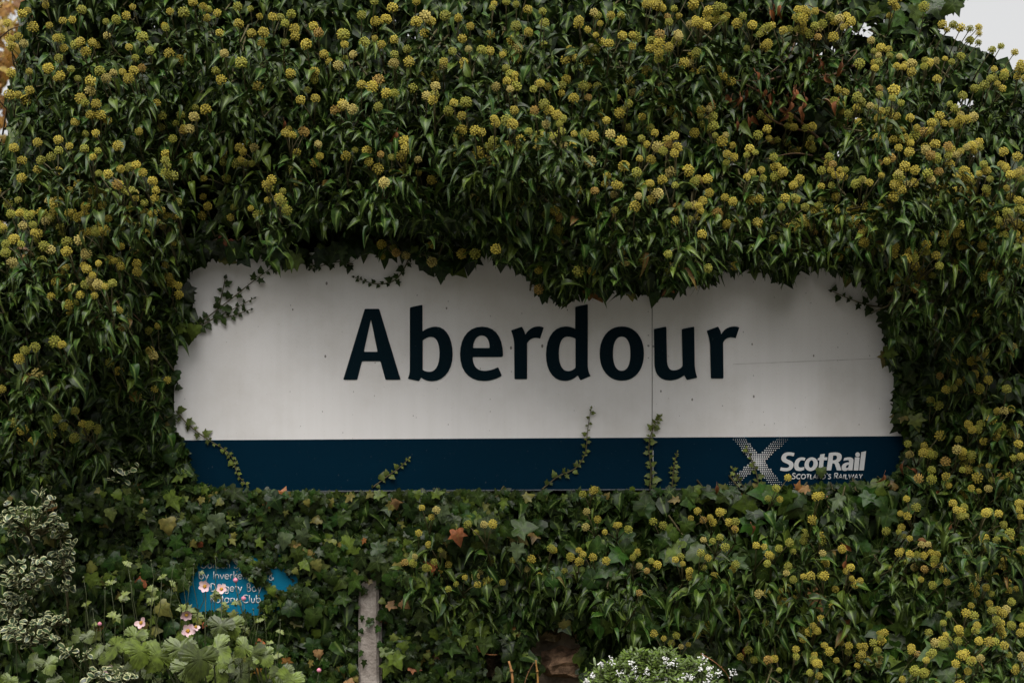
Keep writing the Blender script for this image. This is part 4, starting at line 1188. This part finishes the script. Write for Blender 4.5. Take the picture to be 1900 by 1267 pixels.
# ------------------------------------------------------------------ single shoots creeping over the sign
def ivy_shoot(label, lines, size, dark=False, step=9.0, b=.006):
    x0, y0 = lines[0][0]
    root = empty('ivy_shoot', P(x0, y0, b), label, 'ivy shoot', 'ivy shoots creeping over the sign')
    mb = MB(); leaves = []
    off = np.array(root.location)
    for li, ln in enumerate(lines):
        L = sum(math.dist(ln[i], ln[i + 1]) for i in range(len(ln) - 1))
        n = max(4, int(L / 4)); q = smooth_line(ln, n)
        pts = [P(x, y, b + random.uniform(0, .003)) for x, y in q]
        mb.tube(pts, list(np.linspace(.0022, .0011, n)), 5)
        s = random.uniform(2, 6); sd = random.choice((-1, 1))
        while s < L:
            t = s / L; i = min(int(t * (n - 1)), n - 2); p = pts[i]; tan = (pts[i + 1] - pts[i]).normalized()
            a = sd * random.uniform(.7, 1.5)
            d = Vector((tan.x * math.cos(a) - tan.z * math.sin(a), -random.uniform(.1, .6), tan.x * math.sin(a) + tan.z * math.cos(a)))
            d.z -= .25
            sz = size * (1.2 - .6 * t) * random.choice((random.uniform(.5, .8), random.uniform(.8, 1.35)))
            m = frame(p + d.normalized() * sz * .25, d, Vector((random.uniform(-.4, .4), -1, random.uniform(.1, .7))), sz)
            k = random.uniform(.8, 1.25)
            c = (.026 * k, .046 * k, .010 * k) if dark else (.065 * k * (1 + .6 * t), .085 * k * (1 + .5 * t), .022 * k)
            leaves.append((random.randrange(6), m, c))
            sd = -sd; s += step * random.uniform(.6, 1.3) * (1 - .35 * t)
        m = frame(pts[-1], tan, (0.1, -1, .3), size * .45); leaves.append((random.randrange(6), m, (.02, .03, .012) if dark else (.11, .13, .03)))
    mb.build('stem', M_STEM, root)
    for v, m, c in leaves:
        m = m.copy(); m[:3, 3] -= off
        o = link('leaf', shared_mesh('lobed', v, 'leaf'), root); o.matrix_basis = Matrix(m.tolist()); o.color = (*c, 1)
ivy_shoot('long dark ivy shoot slanting across the upper left corner of the white sign', [[(368, 602), (400, 577), (440, 546), (472, 520), (503, 498)], [(405, 573), (412, 545), (418, 516)]], .028, True, 16)
ivy_shoot('short dark ivy shoot with tiny leaves just below the long one, upper left of sign', [[(366, 608), (395, 592), (430, 575), (472, 553)], [(398, 592), (430, 586), (466, 574)]], .017, True, 10)
ivy_shoot('ivy shoot hanging from the sign left edge down across the navy band', [[(326, 762), (350, 788), (384, 814), (415, 833), (432, 850), (440, 878), (458, 900)]], .020, False, 9)
ivy_shoot('small ivy sprig on the navy band below the letter A', [[(690, 905), (718, 884), (742, 867), (759, 850)]], .017, False, 8)
ivy_shoot('tall ivy shoot rising from the navy band up to below the letter d', [[(1005, 908), (1035, 884), (1068, 868), (1086, 840), (1090, 800), (1097, 757)]], .017, False, 9)
ivy_shoot('upright pale ivy shoot beside the vertical panel joint', [[(1206, 908), (1208, 870), (1204, 830), (1211, 797), (1226, 772)]], .021, False, 7)
ivy_shoot('short upright ivy sprig on the navy band between panel joint and logo', [[(1247, 906), (1249, 880), (1252, 858), (1257, 838)]], .014, False, 6)
ivy_shoot('ivy sprig growing over the dotted cross logo', [[(1408, 905), (1404, 880), (1397, 858), (1386, 830)], [(1380, 905), (1368, 885), (1358, 868)]], .018, False, 8)
ivy_shoot('dark ivy shoot reaching left over the upper right corner of the white sign', [[(1648, 570), (1610, 566), (1575, 554), (1543, 540)]], .024, True, 13)
ivy_shoot('thin dark ivy tendril looping below the canopy just above the letter A', [[(762, 470), (750, 498), (732, 520), (705, 527), (678, 522), (657, 514)]], .018, True, 9)
ivy_shoot('thin ivy runner along the top edge of the sign, left of the looping tendril', [[(655, 490), (630, 486), (600, 492), (575, 500)]], .018, True, 11)
o = empty('ivy_shoot', P(334, 718, .01), 'single ivy leaf lying on the white sign at its left edge', 'ivy shoot', 'ivy shoots creeping over the sign')
c = link('leaf', shared_mesh('lobed', 2, 'leaf'), o); c.matrix_basis = Matrix(frame((-.012, 0, 0), (1, -.2, -.1), (0, -1, .3), .022).tolist()); c.color = (.035, .05, .022, 1)

# ------------------------------------------------------------------ variegated shrub on the left
vr = empty('variegated_shrub', (P(50, 1250, .3).x, -.3, 0), 'cream-edged variegated shrub in loose clumps at the lower left', 'shrub')
pool = Pool(); stems = MB()
CL = [(55, 968, 62, 42, 130, .30), (15, 950, 25, 30, 30, .30), (85, 925, 18, 28, 26, .28), (45, 1068, 55, 34, 110, .34), (75, 1040, 20, 22, 20, .34), (30, 1120, 40, 30, 60, .30), (55, 1175, 60, 32, 120, .36), (100, 1150, 34, 18, 36, .34),
      (112, 985, 18, 20, 26, .22), (118, 1015, 22, 24, 36, .22), (122, 1050, 18, 26, 36, .22), (122, 1085, 12, 16, 18, .22), (205, 1255, 50, 24, 110, .42), (155, 1215, 14, 14, 12, .4), (128, 1205, 14, 14, 14, .38), (235, 870, 28, 12, 16, .14), (215, 890, 20, 8, 8, .14), (20, 1150, 30, 20, 30, .28)]
for cx, cy2, rx, ry, n, b in CL:
    rx *= .88; ry *= .74
    base = P(cx, cy2 + ry, b - .1)
    for i in range(int(n * .75)):
        a = random.uniform(0, 6.283); q = math.sqrt(random.random())
        px, py = cx + rx * q * math.cos(a), cy2 + ry * q * math.sin(a)
        zz = b + .06 * math.sqrt(max(0, 1 - q * q)) * random.uniform(.3, 1)
        p = P(px, py, zz)
        out = (p - base).normalized()
        d = (out * .6 + Vector((random.uniform(-.9, .9), random.uniform(-.9, .2), random.uniform(-.5, .6)))).normalized()
        m = frame(p, d, Vector((random.uniform(-.4, .4), -.7, .8)), random.uniform(.012, .029))
        k = random.uniform(.5, 1.4)
        pool.add('vari', random.randrange(3), m, (.026 * k, .046 * k, .018 * k), random.uniform(.3, 1) if px > 0 else 0)
        if i % 3 == 0: stems.tube([base + Vector((random.uniform(-.02, .02), 0, 0)), base.lerp(p, .5) + Vector((random.uniform(-.01, .01), .01, 0)), p], [.002, .0016, .0012], 4)
    stems.tube([base, Vector((base.x, -.08, max(base.z - .12, 0)))], [.002, .002], 5)
pool.emit(vr, 'leaf', 'leaves', 290)
o = stems.build('stems', M_STEM, vr); o['kind'] = 'stuff'

# ------------------------------------------------------------------ japanese anemones
M_PETAL = plain_mat('pale_pink_petal', (0.52, 0.34, 0.36), 0.6, c2=(0.58, 0.46, 0.46), scale=90)
M_PINK = plain_mat('pink_bud', (0.62, 0.22, 0.30), 0.6, vary=.3)
M_EYE = plain_mat('flower_eye', (0.55, 0.30, 0.03), 0.7, vary=.4, scale=300)
petal_t = grid_leaf([0, .25, .55, .82, 1.0], [.10, .30, .42, .34, .10], C5, fold=.25, droop=-.22, wave=.03, petiole=0)
TEMPL['petal'] = [petal_t]
def anemone(label, cx, leaves, smalls, flowers, buds):
    root = empty('anemone_plant', (P(cx, 1250, .35).x, -.35, 0), label, 'flower plant', 'anemone plants at the foot of the wall')
    off = np.array(root.location); st = MB()
    foot = Vector((root.location.x, -.33, .25))
    for px, py, s, a, b in leaves:
        d = Vector((math.sin(a), -.55, -math.cos(a)))
        p = P(px, py, b)
        m = frame(p, d, Vector((random.uniform(-.6, .6), random.uniform(-1, -.2), .75)), s * MM * .76)
        m[:3, 3] -= off; k = random.uniform(.5, 1.3)
        o = link('leaf', shared_mesh('anem', random.randrange(3), 'leaf'), root); o.matrix_basis = Matrix(m.tolist()); o.color = (.074 * k, .104 * k, .011 * k, 1)
        st.tube([foot, foot.lerp(p, .6) + Vector((0, .02, .03)), p], [.003, .0025, .002], 5)
    for px, py, s, n in smalls:
        p = P(px, py, .3)
        for i in range(n):
            a = random.uniform(-2.4, 2.4)
            m = frame(p + Vector((0, 0, 0)), Vector((math.sin(a), random.uniform(-.6, 0), -math.cos(a) * .8)), Vector((0, -.8, .7)), s * MM * random.uniform(.8, 1.2))
            m[:3, 3] -= off; k = random.uniform(.9, 1.4)
            o = link('leaf', shared_mesh('an_small', random.randrange(2), 'leaf'), root); o.matrix_basis = Matrix(m.tolist()); o.color = (.095 * k, .12 * k, .016 * k, 1)
        st.tube([Vector((p.x * .9 + foot.x * .1, -.29, max(.25, p.z - .5))), Vector((p.x + random.uniform(-.05, .05), -.295, p.z - .2)), Vector((p.x + random.uniform(-.015, .015), -.297, p.z - .08)), p], [.0013, .0011, .001, .0008], 5)
    for px, py, r, tx, tz, npet in flowers:
        r *= .82
        p = P(px, py, .33)
        axis = Vector((tx, -1, tz)).normalized()
        c = MB()
        t1 = axis.cross(Vector((0, 0, 1))).normalized(); t2 = axis.cross(t1)
        for i in range(22):
            rr = r * MM * .30 * math.sqrt(i / 22); a = i * 2.4
            v, t = octa(p + axis * (.004 + (.002 if i < 8 else 0)) + t1 * math.cos(a) * rr + t2 * math.sin(a) * rr, .0015 if i > 7 else .0022)
            c.add(v, t)
        f = c.build('flower', M_EYE, root)
        for i in range(npet):
            a = i * 6.283 / max(npet, 5) + .3
            d = t1 * math.cos(a) + t2 * math.sin(a) + axis * .22
            m = frame(p + axis * .001, d, axis, r * MM * random.uniform(.95, 1.1)); m[:3, 3] -= off
            o = link('petal', shared_mesh('petal', 0, 'petal', M_PETAL), f); o.matrix_basis = Matrix(m.tolist())
            k = random.uniform(.9, 1.08); o.color = (k, k * random.uniform(.9, 1.02), k * random.uniform(.9, 1.02), 1)
        st.tube([Vector((p.x * .85 + foot.x * .15, -.31, max(.25, p.z - .55))), Vector((p.x + random.uniform(-.01, .01), -.32, p.z - .15)), p - axis * .003], [.002, .0018, .0013], 5)
    for px, py, r, pink in buds:
        p = P(px, py, .32); mb = MB()
        V, T, _ = umbel_template(12, 3, .5); mb2 = []
        ov = [(math.cos(a) * q, math.sin(a) * q, zq) for zq, q in ((-1, .05), (-.6, .7), (0, 1), (.6, .75), (1, .1)) for a in [k * 6.283 / 8 for k in range(8)]]
        tt = [(i * 8 + k, i * 8 + (k + 1) % 8, (i + 1) * 8 + (k + 1) % 8) for i in range(4) for k in range(8)] + [(i * 8 + k, (i + 1) * 8 + (k + 1) % 8, (i + 1) * 8 + k) for i in range(4) for k in range(8)]
        mb.add(np.array(ov) * (r * MM) + np.array(p), tt)
        mb.build('bud', M_PINK if pink else M_GREEN_STEM, root)
        st.tube([Vector((p.x * .93 + foot.x * .07, -.31, max(.25, p.z - .5))), Vector((p.x + random.uniform(-.015, .015), -.315, p.z - .12)) + Vector((random.uniform(-.03, .03), 0, 0)), p.lerp(Vector((p.x, -.317, p.z - .12)), .4) + Vector((random.uniform(-.008, .008), 0, 0)), p], [.0011, .001, .0009, .0007], 5)
    o = st.build('stems', M_GREEN_STEM, root); o['kind'] = 'stuff'

def rnd_leaves(n, x0, x1, y0, y1, s0, s1):
    return [(random.uniform(x0, x1), random.uniform(y0, y1), random.uniform(s0, s1), random.gauss(0, .7), random.uniform(.26, .36)) for _ in range(n)]
anemone('tall anemone with several pale pink blooms in front of the blue plaque', 400,
        [(335, 1190, 52, .0, .40), (412, 1150, 44, -.2, .34), (345, 1225, 50, .3, .42), (300, 1205, 54, -.5, .40), (292, 1210, 44, .6, .38), (372, 1205, 66, .1, .46), (395, 1195, 50, .9, .42), (240, 1195, 40, -.3, .36),
         (428, 1150, 40, .3, .33)] + rnd_leaves(16, 290, 440, 1180, 1330, 28, 48),
        [(395, 1100, 16, 4), (345, 1128, 16, 4), (420, 1120, 12, 4), (440, 1115, 10, 3), (365, 1140, 14, 4), (372, 1060, 7, 3), (412, 1130, 10, 3)],
        [(381, 1087, 13, -.2, .1, 6), (411, 1093, 11, .2, .5, 5), (348, 1170, 14, .5, .3, 5), (346, 1139, 12, .3, -.4, 6), (362, 1163, 9, .9, .6, 3)],
        [(437, 1076, 4.5, 1), (452, 1110, 4.5, 1), (360, 1047, 2.2, 0), (344, 1056, 2, 0), (400, 1033, 2, 0), (352, 1080, 2.6, 0), (470, 1130, 2, 0), (440, 1060, 1.6, 0), (480, 1105, 2, 0)])
anemone('leafy anemone with pale blooms low beside the variegated shrub', 240,
        [(225, 1190, 48, -.9, .40), (255, 1170, 42, -.4, .36), (262, 1195, 52, .2, .42), (215, 1210, 40, -1.2, .38), (150, 1175, 26, -.8, .34), (160, 1175, 24, .6, .34), (230, 1235, 40, .3, .42),
         (70, 1220, 34, -.9, .42), (85, 1225, 34, .6, .42), (20, 1255, 26, -.4, .4), (100, 1258, 24, .5, .42)] + rnd_leaves(12, 190, 300, 1200, 1330, 26, 44),
        [(160, 1120, 10, 4), (225, 1105, 14, 6), (215, 1140, 14, 5), (285, 1090, 14, 6), (300, 1070, 9, 4), (205, 1080, 10, 4), (280, 1110, 12, 5), (160, 1175, 16, 4), (180, 1155, 9, 3), (237, 1045, 9, 3), (320, 1080, 8, 3)],
        [(204, 1243, 12, .1, .25, 6), (263, 1155, 13, -.3, .3, 4)],
        [(185, 1157, 4, 1), (155, 1071, 2.6, 0), (172, 1130, 2.2, 0), (175, 1150, 2.2, 0), (243, 1078, 2.2, 0), (280, 1040, 2, 0), (123, 1160, 2.2, 0), (30, 1190, 2, 0), (195, 1090, 2, 0), (322, 1045, 2, 0)])
anemone('anemone clump with a single small pink bud beside the concrete post', 520,
        [(470, 1200, 44, .0, .38), (460, 1195, 36, -.9, .38), (485, 1210, 36, .9, .38), (520, 1240, 40, .4, .4), (540, 1250, 44, -.2, .4)] + rnd_leaves(12, 440, 560, 1225, 1330, 28, 44),
        [(410, 1240, 14, 5), (395, 1235, 12, 5), (510, 1215, 12, 4), (430, 1222, 10, 4), (455, 1165, 10, 4), (480, 1150, 9, 3), (500, 1190, 9, 3), (445, 1180, 9, 3), (520, 1170, 8, 3)],
        [], [(592, 1243, 4.2, 1), (490, 1140, 2, 0), (520, 1150, 2, 0)])

# ------------------------------------------------------------------ white alyssum
al = empty('alyssum_bush', (P(1210, 1260, .45).x, -.45, 0), 'low bright green bush with tiny white flower clusters at the bottom edge', 'bush')
pool = Pool(); st = MB(); clusters = []
foot = Vector((al.location.x, -.42, .2))
def al_top(px):
    return 1203 + ((px - 1210) / 150.0) ** 2 * 62 + 6 * math.sin(px * .09)
for i in range(620):
    px = 1210 + random.gauss(0, 70); px = min(max(px, 1058), 1362)
    py = al_top(px) + abs(random.gauss(0, 38))
    b = .40 + .10 * (py - al_top(px)) / 60 + random.uniform(-.05, .05)
    tip = P(px, py, b)
    stem0 = tip + Vector(((foot.x - tip.x) * .25, .03, -.07))
    st.tube([stem0, tip], [.0011, .0008], 3)
    for j in range(8):
        q = stem0.lerp(tip, random.uniform(.2, 1.0)); a = random.uniform(0, 6.28)
        d = Vector((math.cos(a), math.sin(a) - .2, random.uniform(-.1, .9)))
        m = frame(q, d, Vector((0, -.5, 1)), random.uniform(.016, .032)); k = random.uniform(.7, 1.3)
        pool.add('blade', random.randrange(3), m, (.068 * k, .108 * k, .014 * k), random.random() * .9 + .1 if py < 1262 else 0)
pool.emit(al, 'leaf', 'leaves', 290)
o = st.build('stems', M_GREEN_STEM, al); o['kind'] = 'stuff'
M_BLOOM = plain_mat('white_bloom', (0.72, 0.72, 0.70), 0.7, vary=.1)
for cxz in ("1114,1233 1148,1247 1165,1258 1171,1231 1232,1222 1250,1229 1100,1254 1183,1257 1216,1259 1237,1258 1272,1256 1301,1242 1315,1240 1333,1249 1360,1248 1314,1263 1283,1257 1241,1234 1134,1226 "
            "1187,1265 1235,1266 1088,1262 1200,1248 1177,1242 1304,1219 1260,1263 1150,1265 1315,1252").split():
    x, y = map(float, cxz.split(','))
    p = P(x, y, .50); mb = MB(); r = random.uniform(.004, .0085)
    for i in range(16):
        q = p + Vector((random.gauss(0, r * .75), random.gauss(0, r * .6), random.gauss(0, r * .75)))
        v, t = octa(q, random.uniform(.0016, .0028)); mb.add(v, t)
    mb.build('flower_cluster', M_BLOOM, al, smooth=False)
    st = MB(); st.tube([p + Vector((0, .01, -.06)), p], [.0011, .0008], 3); st.build('stem', M_GREEN_STEM, al)

# ------------------------------------------------------------------ cut stalks in front of the stone
def stalk(label, pts, r, colr):
    x, y, b = pts[0]
    root = empty('dead_stalk', P(x, y, b), label, 'stalk', 'brown cut stalks by the stone wall')
    mb = MB(); q = [P(*t) for t in smooth_line(pts, 10)]
    mb.tube(q, [r * (1 - .03 * i + .05 * math.sin(i * 2.3)) for i in range(10)], 7)
    o = mb.build('stalk', M_TWIG, root); o.color = (*colr, 1)
    m2 = MB(); m2.tube([q[5], q[5] + Vector((0, -.001, .004))], [r * 1.35, r * 1.3], 7); m2.build('node', M_TWIG, root).color = (*[c * .8 for c in colr], 1)
stalk('thick orange-brown cut stalk left of the exposed stone', [(951, 1310, .14), (951, 1260, .14), (948, 1240, .14), (944, 1226, .14)], .0042, (2.8, 2.4, 1.8))
stalk('upright yellowish cut stalk just left of the brown stone', [(998, 1310, .14), (998, 1262, .14), (996, 1240, .14), (994, 1224, .14)], .0032, (2.9, 2.6, 1.4))
stalk('thin leaning twig between the two cut stalks', [(966, 1310, .12), (975, 1262, .12), (983, 1242, .12), (991, 1228, .12)], .0016, (1.6, 1.4, 1.1))
stalk('curved reddish twig arching beside the ivy, above the pale stone', [(889, 1184, .09), (885, 1198, .10), (892, 1209, .10), (908, 1214, .10), (922, 1214, .09)], .0022, (2.0, 1.4, 1.0))
stalk('thin arching brown twig right of the white flowers', [(1300, 1212, .45), (1318, 1222, .46), (1335, 1235, .46), (1350, 1252, .45), (1354, 1270, .44)], .0013, (1.6, 1.2, .9))

# ------------------------------------------------------------------ autumn tree far left behind the ivy
tr = empty('autumn_tree', (-3.35, 3.6, 0), 'orange autumn tree behind the ivy at the left edge', 'tree')
tb = MB(); tb.tube([(-3.35, 3.6, 0), (-3.3, 3.6, 1.2), (-3.25, 3.55, 2.4), (-3.15, 3.5, 3.8)], [.14, .11, .08, .04], 9)
limbs = []
for i in range(16):
    z0 = random.uniform(1.3, 3.4); a = random.uniform(0, 6.28)
    e = Vector((-3.25 + math.cos(a) * random.uniform(.8, 1.5), 3.55 + math.sin(a) * random.uniform(.6, 1.3), z0 + random.uniform(.3, 1.0)))
    s = Vector((-3.28, 3.57, z0)); md = s.lerp(e, .5) + Vector((0, 0, .12))
    tb.tube([s, md, e], [.035, .02, .008], 6); limbs += [(s, md, e)]
tb.build('trunk', M_TWIG, tr)
pool = Pool()
for i in range(14000):
    s, md, e = random.choice(limbs); t = random.uniform(.3, 1.1)
    p = (s.lerp(md, t * 2) if t < .5 else md.lerp(e, t * 2 - 1)) + Vector((random.gauss(0, .2), random.gauss(0, .2), random.gauss(0, .2)))
    m = frame(p, Vector((random.gauss(0, .7), random.gauss(0, .5), -.7)), Vector((random.gauss(0, .6), -.6, .7)), random.uniform(.05, .085))
    t = random.random()
    c = (.30, .15, .025) if t < .45 else ((.33, .24, .05) if t < .8 else (.18, .075, .02))
    pool.add('elm', random.randrange(2), m, c, 0)
pool.emit(tr, 'leaf', 'crown', 0)
